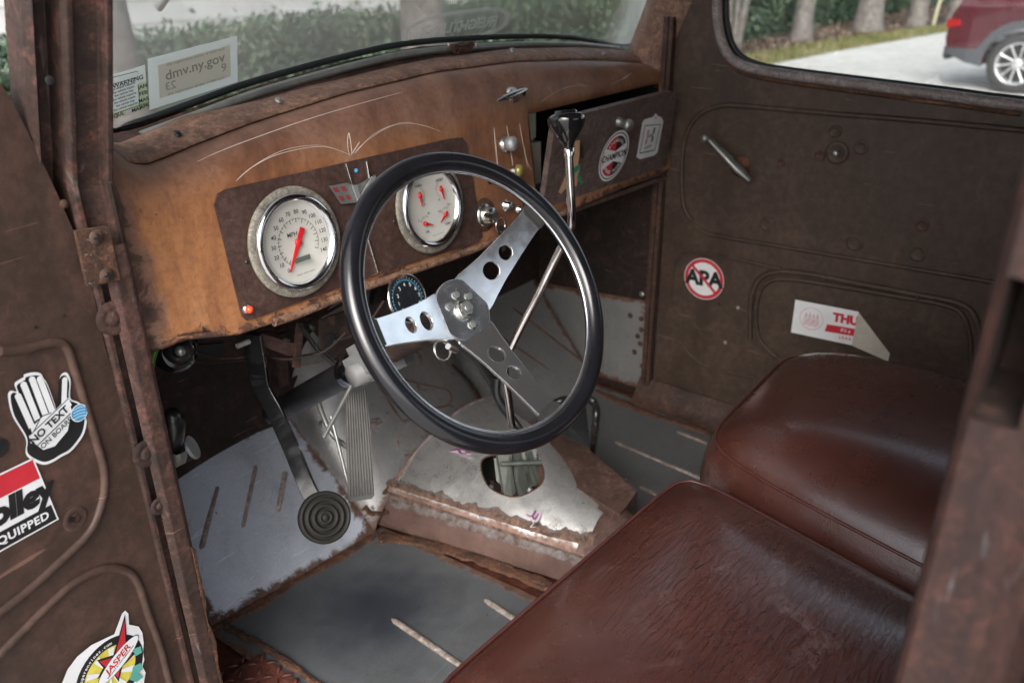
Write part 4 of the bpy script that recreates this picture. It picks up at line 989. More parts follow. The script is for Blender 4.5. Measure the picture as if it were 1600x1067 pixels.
dbead(((1052, 425), (1060, 403), (1085, 396), (1120, 399), (1220, 420)), .003)
dbead(((1052, 425), (1048, 470), (1060, 530), (1090, 565), (1130, 580), (1180, 590)), .003)
ring1 = ((1172, 530), (1174, 465), (1188, 435), (1215, 425), (1260, 428), (1340, 443), (1430, 460), (1500, 475), (1525, 500), (1535, 560), (1530, 640))
ring2 = ((1215, 560), (1190, 535), (1181, 500), (1186, 458), (1202, 440), (1230, 436), (1290, 444), (1400, 463), (1480, 478), (1508, 500), (1518, 560), (1515, 640))
dbead(ring1, .005); dbead(ring2, .004)
for px, py in ((1287, 439), (1434, 466), (1179, 491)): screw('screw', onX(px, py, DX-.006), (-1, 0, 0), rd, 'black', .003)
for px, py, r in ((1335, 380, .012), (1434, 396, .012), (1197, 351, .010), (1441, 352, .009), (1345, 231, .010), (1280, 244, .008), (1305, 206, .009), (1221, 254, .006)):
    m_ = MB(); m_.lathe(onX(px, py, DX-.001), V((-1, 0, 0)), [(r*1.5, -.001), (r*1.2, .002), (r*1.05, .001), (r*.5, -.0005), (0, 0)], 20); m_.build('door_boss', M['door_brown' if r > .0095 else 'brown'], rd)
m_ = MB(); m_.lathe(onX(1308, 239, DX-.001), V((-1, 0, 0)), [(.024, 0), (.022, .003), (.015, .003), (.014, .002), (.008, .002)], 30); m_.build('regulator_boss', M['door_brown'], rd)
m_ = MB(); m_.lathe(onX(1308, 239, DX-.003), V((-1, 0, 0)), [(.0065, 0), (.0065, .012), (.004, .014), (0, .014)], 12); m_.build('regulator_shaft', M['zinc'], rd)
for px, py in ((1124, 475), (1153, 481), (1133, 535)):
    m_ = MB(); m_.lathe(onX(px, py, DX-.0018), V((-1, 0, 0)), [(.0045, 0), (.0035, .0012), (.002, .0005), (0, 0)], 12); m_.build('screw_hole', M['zinc' if px != 1124 else 'black'], rd)
# window crank
m_ = MB(); m_.lathe(onX(1157, 260, DX), V((-1, 0, 0)), [(.024, 0), (.023, .004), (.016, .010), (.010, .012), (.009, .03), (0, .032)], 24); ck = m_.build('window_crank', M['rust'], rd)
a, b = onX(1172, 282, DX-.035), onX(1106, 215, DX-.05); m_ = MB(); m_.tube([a, a.lerp(b, .25), a.lerp(b, .6), b], [.009, .019, .015, .010], 12, flat=.5); m_.build('crank_arm', M['zinc'], ck)
m_ = MB(); m_.lathe(b+V((.006, 0, 0)), V((-1, 0, 0)), [(.006, 0), (.0085, .006), (.0085, .022), (.005, .027), (0, .028)], 16); m_.build('crank_knob', M['zinc'], ck)
# barred round sticker
DXN = V((-1, 0, 0))
def onDX(px, py): return onX(px, py, DX-.003)
d = mkdecal(onDX, DXN, (1100, 436), (1132, 441)); Rr = .5*(V(d.L(onDX(1132, 441))).length+V(d.L(onDX(1099, 404))).length)
d.poly(circ2(0, 0, Rr), 'white'); d.poly(circ2(0, 0, Rr*.97), 'red', holes=[circ2(0, 0, Rr*.80)]); d.text('APA', 0, 0, Rr*.98, 'ink', .045)
ca = Rr*.9; d.line([(-ca*.7, ca*.7), (ca*.7, -ca*.7)], Rr*.13, 'red'); d.build('barred_sticker', rd, 'round white sticker with red ring and slash over black letters')
d = mkdecal(onDX, DXN, (1290, 505), (1340, 515)); K = lambda *p: d.L(onDX(*p))
d.poly([K(1236, 519), K(1335, 540), K(1342, 487), K(1243, 468)], 'white')
c0 = K(1268, 498); d.poly(circ2(*c0, .0265), 'red', holes=[circ2(*c0, .0258)])
for i in range(4): d.line([(c0[0]-.014+i*.0085, c0[1]+.002), (c0[0]-.0125+i*.0085, c0[1]+.013+.002*(i % 2)), (c0[0]-.010+i*.0085, c0[1]+.003)], .0014, 'red')
for i in range(5): d.line([(c0[0]-.018+j*.004, c0[1]-.001-i*.0034+.0015*math.sin(j*2+i)) for j in range(10)], .0008, 'red')
u0 = K(1300, 495); d.text('THU', *K(1322, 499), .027, 'red', .06); 
d.poly([K(1289, 517), K(1337, 525), K(1339, 514), K(1293, 506)], 'red'); d.text("It's a", *K(1321, 516), .0115, 'white', .02, .3)
d.text('LEAR', *K(1321, 528), .010, 'red', .02, space=1.3)
d.poly([K(1331, 539), K(1342, 487), K(1391, 552), K(1388, 564)], 'paperback')
d.build('peeling_sticker', rd, 'white sticker with red lettering, its right half peeled and folded back')
# sill / rocker below the door and front jamb
rows = []
for i in range(24):
    y = -.4+i*(.955+.4)/23; rows.append([V((1.757, y, .055)), V((1.748, y, .045)), V((1.735, y, .02)), V((1.722, y, .004)), V((1.70, y, .001))])
m_ = MB(); m_.grid(rows, True); m_.build('door_sill', M['rust'] if False else M['brown'], T)
m_ = MB(); m_.box((1.752, .926, .48), .016, .010, .95); m_.box((1.750, .940, .48), .010, .012, .95); m_.build('hinge_post', M['brown'], T)
m_ = MB(); m_.lathe(onX(1040, 630, 1.735), V((-.7, 0, .7)), [(.012, 0), (.010, .003), (0, .004)], 14); m_.build('sill_patch', M['zinc'], T)
# right windshield pillar
def pillar_sweep(xs_, name, mat, lean=RK, y0=.925, z0=.86):
    zs = [0, .3, .6, z0, 1.0, 1.15, 1.33]; rows = []
    for z in zs:
        dy = -(max(0, z-z0))*lean; rows.append([V((x, y+dy, z)) for x, y in xs_])
    m_ = MB(); m_.grid(rows, False); return m_.build(name, M[mat], T, bevel=.002)
rp = [onY(*p, .95) for p in ((1050, 100), (1085, 0), (1108, 0))]
m_ = MB(); zs = [.80, .85, .90, .95, 1.0, 1.08, 1.2, 1.33]; rows = []
for z in zs:
    dy = -(z-.86)*RK*.9; xo = 1.765+.0*(z-.86)
    rows.append([V((xo+.05, 1.08+dy, z)), V((xo+.012, 1.045+dy, z)), V((xo-.012, 1.02+dy, z)), V((xo-.014, .965+dy, z)), V((xo+.006, .935+dy, z)), V((xo+.012, .86+dy, z))])
m_.grid(rows); m_.build('windshield_pillar', M['moulding'], T)

# ---- left: windshield pillar and hinge post
def lp(px, py, y): return onY(px, py, y)
zs = [-.02, .2, .4, .6, .80, .86, .92, 1.0, 1.1, 1.33]
prof = [(.364, .985), (.362, .945), (.366, .930), (.371, .938), (.3725, .955), (.389, .956), (.390, .928), (.3935, .922), (.400, .922), (.402, .934), (.428, .930), (.4305, .918), (.437, .918), (.440, .925), (.445, .96), (.45, 1.06)]
rows = []
for z in zs:
    dy = -(max(0, z-.86))*RK*.75; dx = .008*max(0, z-.86)/.2; rows.append([V((x+dx, y+dy-.012, z)) for x, y in prof])
m_ = MB(); m_.grid(rows, False); lpil = m_.build('windshield_pillar', M['pillar'], T, bevel=.0015)
lpil['label'] = 'folded rusty windshield pillar on the driver side'
# bright welded patch and screws on the pillar
m_ = MB(); m_.lathe(onY(78, 126, .868), V((0, -1, 0)), [(.0045, 0), (.0038, .0004), (0, .0004)], 16); m_.build('screw_hole', M['ink'], lpil)
screw('screw', onY(100, 319, .906), (0, -1, 0), lpil, 'rust', .004)
m_ = MB(); q = [onY(*p, .897) for p in ((119, 362), (170, 354), (188, 437), (138, 449))]; m_.prism(q[::-1], (0, .007, 0)); hpz = m_.build('hinge_plate', M['rust'], T, bevel=.0015)
for px, py in ((151, 371), (167, 430)):
    m_ = MB(); c_ = onY(px, py, .896); m_.lathe(c_, V((0, -1, 0)), [(.0085, 0), (.0075, .002), (0, .003)], 16); 
    m_.build('screw', M['brown'], hpz)
    m_ = MB(); m_.box(c_+V((0, -.003, 0)), .009, .0012, .0018); m_.box(c_+V((0, -.0032, 0)), .0018, .0012, .009); m_.build('screw_cross', M['ink'], hpz)
for px, py, r, mt_ in ((178, 497, .013, 'pillar'), (230, 708, .012, 'pillar'), (250, 790, .008, 'pillar')):
    m_ = MB(); m_.lathe(onY(px, py, .905), V((0, -1, 0)), [(r*1.6, -.0005), (r*1.3, .0012), (r*.9, .0014), (r*.7, .0004), (r*.62, .0018), (r*.3, .0026), (0, .0026)], 24); m_.build('post_bolt', M[mt_], T)
# inner strip of the hinge post (runs down to the floor)
zz_ = [0, .2, .4, .6, .72, .79]; rows = [[V((.405, .906, z)), V((.412, .899, z)), V((.430, .899, z)), V((.436, .903, z)), V((.438, .93, z)), V((.440, 1.3, z))] for z in zz_]
m_ = MB(); m_.grid(rows, False); hip = m_.build('hinge_post', M['pillar'], T, bevel=.0015)
crust('rust_scale', [V((.432, .901, z)) for z in (.0, .12, .24, .36)], .007, hip, 'rust', .002, 70, (0, -1, 0))

# ---- left: open driver door, swung right out
LO = V((.398, .915, 0)); LD = V((-.985, -.17, 0)).normalized(); LN = V((.17, -.985, 0)).normalized()
def onLd(px, py, off=0.): return onP(px, py, LO+LN*off, LN)
ed = [onLd(*p) for p in ((0, 128), (25, 170), (60, 240), (95, 315), (121, 375), (143, 445), (163, 538), (200, 660), (237, 800), (276, 930), (316, 1067))]
e2 = [(LD.dot(p-LO), p.z) for p in ed]
lou = [(e2[0][0]+.0, e2[0][1])] + e2[1:] + [(e2[-1][0]-.004, -.03), (.90, -.03), (.90, .88), (.30, .905), (.12, .965)]
vf = fill2d([[(a, b) for a, b in lou]], .004, .0)
ld = mesh_obj('door', [LO+LD*v[0]+V((0, 0, v[1]))+LN*(v[2]-.002) for v in vf[0]], vf[1], M['ldoor'], T); ld['label'] = 'driver door swung open with stickers on its brown inner panel'
vf = fill2d([[(a*1.0+.004, b) for a, b in lou]], .003)
mesh_obj('outer_skin', [LO+LD*v[0]+V((0, 0, v[1]))+LN*(v[2]-.055) for v in vf[0]], vf[1], M['red_oxide'], ld)
m_ = MB(); a_ = [LO+LD*a+V((0, 0, b)) for a, b in e2+[(e2[-1][0]-.004, -.03)]]
m_.grid([[p-LN*.002 for p in a_], [p-LN*.055+LD*.002 for p in a_]], False); m_.build('door_edge', M['brown'], ld)
# folded lip beyond the door edge, lower half
lip = [onLd(*p, -.012) for p in ((163, 445), (190, 520), (216, 610), (243, 712), (268, 800), (300, 930), (338, 1067))]
lip2 = [onLd(*p, -.012) for p in ((140, 445), (160, 520), (190, 610), (212, 712), (236, 800), (270, 930), (308, 1067))]
m_ = MB(); m_.grid([lip, [p+LN*.004 for p in lip], lip2], False); m_.build('door_lip', M['brown'], ld)
def lbead(pts, r=.006, n=6, mat='ldoor'):
    m_ = MB(); m_.tube(catmull([onLd(*p, .000) for p in pts], n), r, 10, flat=1); return m_.build('pressed_line', M[mat], ld)
lbead(((0, 548), (40, 545), (85, 535), (105, 545), (120, 590), (135, 640), (155, 705), (163, 740), (160, 780), (140, 830), (90, 880), (40, 925), (-40, 985)), .0055)
lbead(((-40, 1060), (20, 1000), (70, 950), (115, 910), (160, 888), (195, 890), (215, 910), (232, 960), (250, 1010), (265, 1067), (280, 1120)), .0055)
m_ = MB(); m_.lathe(onLd(118, 810, .0), LN, [(.016, 0), (.012, .002), (.008, -.001), (.005, .001)], 20); m_.build('dimple', M['ldoor'], ld)
for px, py, r in ((112, 812, .0038), (101, 493, .0015), (56, 511, .0018), (-2, 700, .011), (180, 560, .001)):
    m_ = MB(); m_.lathe(onLd(px, py, .0012), LN, [(r, 0), (0, .0001)], 14); m_.build('drilled_hole', M['ink'], ld)
def onL2(px, py): return onLd(px, py, .0015)
# hand sticker
hand = [(40, 684), (20, 650), (13, 620), (17, 611), (26, 612), (23, 600), (32, 593), (37, 590), (38, 586), (50, 583), (62, 584), (68, 592), (74, 602), (84, 630), (87, 638), (91, 610), (92, 592), (97, 584), (104, 584), (109, 596), (108, 615), (110, 624), (122, 629), (132, 640), (134, 656), (130, 676), (120, 692), (108, 705), (95, 712), (80, 721), (66, 724), (48, 716), (40, 706)]
d = mkdecal(onL2, LN, (72, 650), (100, 640)); K = lambda *p: d.L(onL2(*p))
cen = V(K(72, 655))
def grow(pts, f): return [(q.x, q.y) for q in catmull([V((*tuple(cen+(V(K(*p))-cen)*f), 0)) for p in pts], 4, True)]
d.poly(grow(hand, 1.02), 'white'); d.poly(grow(hand, .955), 'ink')
for a, b, c_, e in (((24, 618), (30, 617), (52, 662), (46, 672)), ((31, 601), (40, 598), (62, 650), (53, 660)), ((43, 592), (54, 590), (76, 644), (64, 652)), ((58, 590), (63, 591), (84, 640), (77, 646)), ((97, 592), (102, 591), (104, 622), (92, 652))):
    d.line([q for q in [K((a[0]+b[0])/2, (a[1]+b[1])/2), K((c_[0]+e[0])/2, (c_[1]+e[1])/2)]], .0068 if a[0] != 97 else .0062, 'white')
    d.poly(circ2(*K((a[0]+b[0])/2, (a[1]+b[1])/2+1), .0034 if a[0] != 97 else .0031, 14), 'white')
d.poly([K(*p) for p in ((46, 668), (70, 645), (92, 640), (106, 625), (110, 640), (104, 672), (84, 696), (66, 702), (52, 692))], 'white')
for pts in (((47, 681), (62, 650), (78, 644)), ((96, 645), (108, 625))): d.line([K(*p) for p in pts], .0012, 'ink')
ta = math.atan2(*(lambda v: (v.y, v.x))(V(K(106, 630))-V(K(50, 684))))
pc = K(77, 664); d.poly([K(*p) for p in ((46, 692), (43, 680), (104, 620), (110, 632))], 'white'); d.line([K(52, 699), K(110, 643)], .0012, 'ink'); d.line([K(44, 679), K(104, 622)], .0010, 'ink')
d.text('NO TEXT', *K(75, 663), .0122, 'ink', .03, rot=ta); d.text('ON BOARD', *K(87, 674), .0088, 'ink', .01, rot=ta)
gc = K(121, 644); d.poly(circ2(*gc, .0105), 'white'); d.poly(circ2(*gc, .0095), 'blue')
for i in range(4): d.line([(gc[0]+.0085*math.cos(R_(200-40*k/2+0)), gc[1]-.006+i*.004+.002*math.sin(k*.7)) if False else (gc[0]-.0075+k*.0025, gc[1]-.0055+i*.0037+.0012*math.sin(k*.52)) for k in range(7)], .0011, 'lightblue')
d.build('hand_sticker', ld, 'white and black open hand sticker with two words across the palm')
# racing parts sticker
d = mkdecal(onL2, LN, (35, 800), (90, 765)); K = lambda *p: d.L(onL2(*p)); s0 = V(K(52, 722)); s1 = V(K(94, 816)); dirr = (V(K(80, 770))-V(K(0, 812))).normalized(); dn = V((-dirr.y, dirr.x))
def PP(a, b): q = V(K(88, 810))+dirr*a+dn*b; return (q.x, q.y)
wH = (V(K(50, 718))-V(K(88, 810))); hh = wH.dot(dn); sk = wH.dot(dirr)/hh
def QQ(a, b): return PP(a+b*sk, b)
d.poly([QQ(-.17, -.002), QQ(.002, -.002), QQ(.002, hh+.002), QQ(-.17, hh+.002)], 'white'); d.poly([QQ(-.168, hh*.70), QQ(0, hh*.70), QQ(0, hh), QQ(-.168, hh)], 'red')
d.poly([QQ(-.168, 0), QQ(0, 0), QQ(0, hh*.25), QQ(-.168, hh*.25)], 'ink')
ang = math.atan2(dirr.y, dirr.x)
d.text('Holley', *QQ(-.042, hh*.49), hh*.44, 'ink', .06, .15, rot=ang); d.text('EQUIPPED', *QQ(-.040, hh*.125), hh*.165, 'white', .03, rot=ang, space=1.1)
d.build('parts_sticker', ld, 'red, white and black sticker with bold italic lettering')
# star burst sticker
d = mkdecal(onL2, LN, (172, 1030), (200, 1010)); K = lambda *p: d.L(onL2(*p))
out_ = [(96, 1067), (105, 1045), (120, 1025), (142, 1007), (165, 996), (178, 990), (190, 958), (195, 953), (200, 958), (201, 975), (216, 978), (222, 988), (224, 1004), (223, 1018), (225, 1030), (222, 1040), (227, 1050), (224, 1067), (210, 1110), (150, 1130), (100, 1100)]
d.poly([K(*p) for p in out_], 'white')
cc_ = V(K(172, 1050)); d.poly(circ2(cc_.x, cc_.y, .049, 40), 'ink'); d.poly(circ2(cc_.x, cc_.y, .037, 40), 'yellow')
for k in range(10): a = k*.628; d.poly([(cc_.x, cc_.y), (cc_.x+.036*math.cos(a), cc_.y+.036*math.sin(a)), (cc_.x+.036*math.cos(a+.25), cc_.y+.036*math.sin(a+.25))], 'white', level=8)
d.poly([K(*p) for p in ((150, 1030), (176, 1022), (194, 958), (198, 1010), (210, 1020), (190, 1040), (184, 1064), (172, 1046), (150, 1060), (160, 1042))], 'ink', level=9)
d.poly([K(*p) for p in ((154, 1032), (178, 1025), (193, 968), (195, 1012), (205, 1021), (187, 1039), (183, 1058), (172, 1043), (156, 1055), (164, 1041))], 'red', level=10)
oc = V(K(184, 1030)); od = (V(K(205, 1003))-oc).normalized(); oa = math.atan2(od.y, od.x)
d.poly([(oc.x+od.x*a-od.y*b, oc.y+od.y*a+od.x*b) for a, b in circ2(0, 0, .036, 40, .0125)], 'ink', level=11); d.poly([(oc.x+od.x*a-od.y*b, oc.y+od.y*a+od.x*b) for a, b in circ2(0, 0, .035, 40, .0118)], 'white', level=12)
d.text('JASPER', oc.x-od.y*.002, oc.y+od.x*.002, .0135, 'red', .03, .15, rot=oa, level=13); d.text('ENGINES & TRANSMISSIONS', oc.x+od.y*.005, oc.y-od.x*.005, .0038, 'ink', .01, rot=oa, level=13)
d.arc_text('www.jasperengines.com', cc_.x, cc_.y, .043, R_(188), R_(82), .0065, 'white', .02)
d.poly([K(*p) for p in ((206, 1040), (218, 1034), (221, 1044), (214, 1050), (222, 1056), (212, 1064), (200, 1060), (204, 1050))], 'teal', level=14); d.poly([K(*p) for p in ((207, 1012), (218, 1008), (220, 1018), (209, 1024))], 'teal', level=14)
d.build('burst_sticker', ld, 'round yellow burst sticker with a red star and a lettered oval')

# ---- B pillar at the near right, with its latch slot
zs = [-.02, .2, .4, .6, .866, .942, 1.1, 1.33]
def bprow(z): return [V((.470, .052, z)), V((.432, .0465, z)), V((.4285, .043, z)), V((.4275, .030, z)), V((.4305, .022, z)), V((.4290, .010, z)), V((.4240, -.004, z)), V((.418, -.012, z)), V((.402, -.018, z)), V((.40, -.08, z))]
rows = [bprow(z) for z in zs]; nr = len(rows); nc = len(rows[0]); vs = [p for r in rows for p in r]
fs = [(i*nc+j, i*nc+j+1, (i+1)*nc+j+1, (i+1)*nc+j) for i in range(nr-1) for j in range(nc-1) if not (zs[i] == .866 and 2 <= j <= 3)]
bp_ = mesh_obj('door_pillar', vs, fs, M['bpillar'], T, False); bp_['label'] = 'rusty rear door pillar with an open latch slot'
md = bp_.modifiers.new('s', 'SOLIDIFY'); md.thickness = .0018; md.offset = 0
m_ = MB(); za_, zb_2 = .866, .942
m_.add([V((x, y, z)) for x in (.4285, .50) for y in (.0225, .0425) for z in (za_, zb_2)], [(4, 5, 7, 6), (0, 1, 5, 4), (2, 6, 7, 3), (0, 4, 6, 2), (1, 3, 7, 5)]); m_.build('latch_cavity', M['dark'], bp_)

# ---- cab shell behind and above (out of frame, but it shades the cab)
m_ = MB(); m_.grid([[V((x, y, 1.30+.05*(1-((x-1.1)/.72)**4)*(1-((y-.3)/.75)**4))) for x in [.40+.07*i for i in range(21)]] for y in [-.45+.1*i for i in range(15)]]); rf = m_.build('roof', M['brown'], T); md = rf.modifiers.new('s', 'SOLIDIFY'); md.thickness = .003
vf = fill2d([[(.40, -.02), (1.80, -.02), (1.80, 1.33), (.40, 1.33)], rrect2(.72, .85, 1.48, 1.15, .05)], .004)
bw = mesh_obj('rear_wall', [V((v[0], -.45+v[2], v[1])) for v in vf[0]], vf[1], M['brown'], T)
vf = fill2d([rrect2(.72, .85, 1.48, 1.15, .05)]); mesh_obj('rear_glass', [V((v[0], -.45, v[1])) for v in vf[0]], vf[1], M['glass'], bw)
m_ = MB(); m_.box((.43, -.25, .65), .02, .40, 1.36); m_.build('cab_corner', M['brown'], T)
m_ = MB(); m_.box((1.80, -.38, .65), .02, .14, 1.36); m_.build('cab_corner', M['brown'], T)
m_ = MB(); m_.box((.42, .45, -.03), .05, 1.0, .06, bev=.01); m_.build('door_sill', M['brown'], T)
m_ = MB(); m_.box((1.10, .43, -.03), 1.38, 1.84, .02); m_.box((1.10, 1.36, .38), 1.42, .02, .82); m_.box((.415, 1.17, .36), .02, .36, .86); m_.box((1.80, 1.15, .36), .03, .42, .86); m_.grid([[V((x, y, .80+.10*(1.36-y)/.27 - .035*abs((x-1.11)/.69)**3)) for x in [.42+.0575*k for k in range(25)]] for y in (1.092, 1.2, 1.30, 1.36)]); m_.build('cowl_body', M['red_oxide'], T)
m_ = MB(); m_.box((.82, .02, .13), .60, .80, .02); m_.box((1.35, .02, .13), .62, .74, .02)
for x in (.56, 1.06, 1.12, 1.6): m_.box((x, .37, .065), .03, .03, .13); m_.box((x, -.3, .065), .03, .03, .13)
m_.build('seat_base', M['black'], T)

# ================================================================== steering
SC = V((.706, .600, .706)); a_, b_ = R_(-5), R_(34)
SN = V((math.sin(a_)*math.cos(b_), -math.cos(a_)*math.cos(b_), math.sin(b_)))
SU = _z.cross(-SN); SU = (SU if SU.x > 0 else -SU).normalized(); SV = SN.cross(SU); SV = SV if SV.z > 0 else -SV
sw = empty('steering_wheel', (0, 0, 0)); sw.parent = T; sw['label'] = 'three spoke steering wheel with glossy black rim and polished drilled spokes'
def sp3(u, v, n=0.): return SC+SU*u+SV*v+SN*n
Rm, rm = .1775, .0124
pts = [sp3(Rm*math.cos(2*math.pi*k/128), Rm*math.sin(2*math.pi*k/128)) for k in range(128)]
m_ = MB(); m_.tube(pts, rm, 20, closed=True, upv=SN); m_.build('rim', M['rim'], sw)
m_ = MB(); ri = Rm-rm-.0006; m_.tube([sp3(ri*math.cos(2*math.pi*k/128), ri*math.sin(2*math.pi*k/128), .001) for k in range(128)], .0023, 8, closed=True, upv=SN); m_.build('rim_core', M['spoke'], sw)
DISH = .052
for A in (177, 29, -82):
    ar = R_(A); rd_ = SU*math.cos(ar)+SV*math.sin(ar); tn_ = SV*math.cos(ar)-SU*math.sin(ar)
    p0 = SC-SN*DISH+rd_*.026; p1 = SC-SN*.004+rd_*.166; ax = (p1-p0); Ls = ax.length; ax.normalize(); nn = ax.cross(tn_).normalized(); nn = nn if nn.dot(SN) > 0 else -nn
    wtab = [(0, .030), (.012, .0295), (.028, .0262), (.05, .0225), (.08, .0195), (.11, .0170), (Ls-.018, .0160), (Ls, .0165)]
    up_ = [(s, w_) for s, w_ in wtab]; dn_ = [(s, -w_) for s, w_ in wtab[::-1]]
    vf = fill2d([up_+dn_, circ2(.045, 0, .0122, 28), circ2(.077, 0, .0104, 28)], .0036, .0005)
    mesh_obj('spoke', [p0+ax*v[0]+tn_*v[1]+nn*v[2] for v in vf[0]], vf[1], M['spoke'], sw)
    m_ = MB(); m_.box(p0+ax*(Ls-.004), .020, .036, .0125, ax, tn_, nn, bev=.003); m_.build('spoke_block', M['rubber'], sw)
HB = SC-SN*(DISH-.0035)
m_ = MB(); m_.lathe(HB, SN, [(.010, -.012), (.036, -.012), (.0415, -.004), (.0415, 0), (.0400, .0015), (.0395, .0015), (0, .0015)], 60); m_.build('hub_plate', M['hubm'], sw)
for k in range(5):
    a = (R_(150), R_(95), R_(40), R_(-85), 0)[k]
    if k == 4: continue
    rr_b = .021; c_ = HB+(SU*math.cos(a)+SV*math.sin(a))*rr_b+SN*.0015
    m_ = MB(); m_.lathe(c_, SN, [(.0058, 0), (.0058, .001), (.0058, .001)], 16); m_.prism([c_+SN*.0008+(SU*math.cos(q_*1.0472)+SV*math.sin(q_*1.0472))*.0046 for q_ in range(6)], SN*.0026); m_.build('hub_bolt', M['zinc'], sw)
m_ = MB(); m_.lathe(HB+SN*.0015, SN, [(.0135, 0), (.0135, .004), (.0105, .007), (.009, .006)], 28); m_.build('centre_nut', M['chrome_old'], sw)
m_ = MB(); m_.prism([HB+SN*.004+(SU*math.cos(q_*1.0472)+SV*math.sin(q_*1.0472))*.0092 for q_ in range(6)], SN*.006); m_.lathe(HB+SN*.004, SN, [(.0045, .006), (.0045, .008), (0, .008)], 14); m_.build('column_nut', M['zinc'], sw, bevel=.0006)
# column
CD = -SN
m_ = MB(); m_.lathe(HB, CD, [(.030, .012), (.030, .03), (.022, .045), (.020, .08)], 32); m_.build('hub_boss', M['black'], sw)
col = empty('steering_column', (0, 0, 0)); col.parent = T
m_ = MB(); m_.lathe(HB, CD, [(.0195, .06), (.0195, .10), (.0195, .18)], 28); m_.build('upper_tube', M['dark'], col)
m_ = MB(); m_.lathe(HB, CD, [(.0215, .30), (.0215, .62)], 28); m_.build('lower_tube', M['black'], col)
cb = HB+CD*.228
Xc = SU; Yc = SV
m_ = MB(); m_.box(cb, .075, .060, .085, Xc, Yc, SN, bev=.014); m_.lathe(cb-SV*.012, Xc, [(.0, -.05), (.016, -.05), (.017, .0), (.016, .052), (0, .052)], 20); m_.build('column_housing', M['bracket_grey'], col)
m_ = MB(); m_.lathe(HB+CD*.275, CD, [(.0245, 0), (.0275, .004), (.0275, .034), (.0235, .040), (.0235, .046)], 32); m_.build('chrome_collar', M['chrome'], col)
# stalk folding down from the column and dangling ring
m_ = MB(); a, b = at(562, 578, 1.20), at(508, 680, 1.26); m_.tube([a, a.lerp(b, .5), b], [.0055, .0065, .007], 10, flat=.5); m_.build('turn_lever', M['zinc'], col)
m_ = MB(); c_ = at(692, 547, 1.02); m_.tube([c_+SU*.0125*math.cos(k*.35)+SV*.0125*math.sin(k*.35)+SN*.002*math.sin(k*.35) for k in range(18)], .0013, 6, closed=True)
m_.tube([c_+SU*.0115*math.cos(k*.35)+SV*.0125*math.sin(k*.35)-SN*.0025 for k in range(18)], .0012, 6, closed=True); m_.tube([at(700, 541, 1.01), at(713, 548, 1.03)], .004, 8)
tag(m_.build('split_ring', M['chrome_old']), 'loose wire split ring hanging behind the steering wheel hub', 'ring')

# tachometer hung below the dash
tc = onY(634, 466, .90)+V((0, 0, -.002)); tax = V((.05, -.93, .36)).normalized()
tc_ = empty('tachometer', (0, 0, 0)); tc_.parent = T; tc_['label'] = 'small round black gauge with a pale blue scale below the dash'
m_ = MB(); m_.lathe(tc, tax, [(.036, -.045), (.042, -.04), (.042, 0), (.043, .004), (.040, .008), (.0375, .006)], 48); m_.build('gauge_cup', M['chrome_rod'], tc_)
m_ = MB(); m_.lathe(tc, tax, [(.038, .003), (0, .003)], 40); m_.build('gauge_face', M['dialblack'], tc_)
tu = V((1, 0, 0)); tu = (tu-tax*tu.dot(tax)).normalized(); tv = tax.cross(tu)
d = Decal(tc+tax*.003, tu, tv, lift=.0004)
d.line([(.031*math.cos(R_(a)), .031*math.sin(R_(a))) for a in range(-50, 231, 8)], .0024, 'tblue')
for k in range(29):
    a = R_(-50+k*10); d.line([(.033*math.cos(a), .033*math.sin(a)), (.0355*math.cos(a), .0355*math.sin(a))], .0008, 'lightblue')
for k in range(9):
    a = R_(215-k*31); d.text(str(k), .0235*math.cos(a), .0235*math.sin(a), .0085, 'white', .01)
d.build('dial_markings', tc_)
# bracket plate beneath dash next to tachometer
m_ = MB(); m_.prism([onY(*p, .955) for p in ((500, 500), (600, 465), (640, 500), (600, 545), (520, 560), (500, 540))][::-1], (0, .004, 0)); m_.build('column_support', M['dark'], T)
m_ = MB(); m_.lathe(onY(515, 532, .952), V((0, -1, 0)), [(.011, 0), (0, .0006)], 20); m_.build('support_hole', M['ink'], T)
m_ = MB(); m_.prism([onY(*p, .99) for p in ((405, 520), (470, 540), (462, 555), (450, 556), (395, 535))][::-1], (0, .01, 0)); m_.prism([onY(*p, .985) for p in ((466, 505), (474, 505), (470, 575), (460, 575))][::-1], (0, .006, 0)); m_.build('dash_brace', M['gauge_panel'], T)
m_ = MB(); m_.tube([onY(470, 510, .97), onY(495, 545, 1.0), onY(520, 568, 1.02)], .004, 8); m_.build('cable', M['black'], T)
for mt_, off in (('wire_g', 0), ('wire_y', 5), ('wire_g', 9)):
    m_ = MB(); m_.tube(catmull([at(240+off, 540, 1.12), at(236+off*.6, 565, 1.14), at(232+off*.5, 600, 1.18), at(238, 650, 1.2)], 5), .0014, 6); m_.build('wire', M[mt_], T)
for i, pts in enumerate((((300, 545), (350, 560), (420, 552)), ((380, 530), (430, 560), (500, 552), (540, 520)), ((600, 470), (560, 520), (490, 540)), ((250, 560), (330, 566), (400, 560)))):
    m_ = MB(); m_.tube(catmull([at(x, y, 1.26+i*.02) for x, y in pts], 6), .0022, 6); m_.build('wiring_loom', M['dark'], T)
m_ = MB(); m_.lathe(at(279, 549, 1.12), V((-.3, -.9, .2)), [(.018, -.02), (.018, 0), (.010, .002), (.006, .006), (.006, .014), (0, .015)], 20); m_.build('firewall_bolt', M['black'], T)
m_ = MB(); m_.lathe(at(281, 548, 1.09), V((-.3, -.9, .2)), [(.007, 0), (.006, .008), (0, .009)], 8); m_.build('bolt', M['zinc'], T)
m_ = MB(); m_.lathe(at(275, 548, 1.16), V((-.2, -.9, .1)), [(.03, -.06), (.032, 0), (.02, .006), (0, .006)], 24); m_.build('flasher_can', M['black_gloss'], T)
rg_ = random.Random(3)
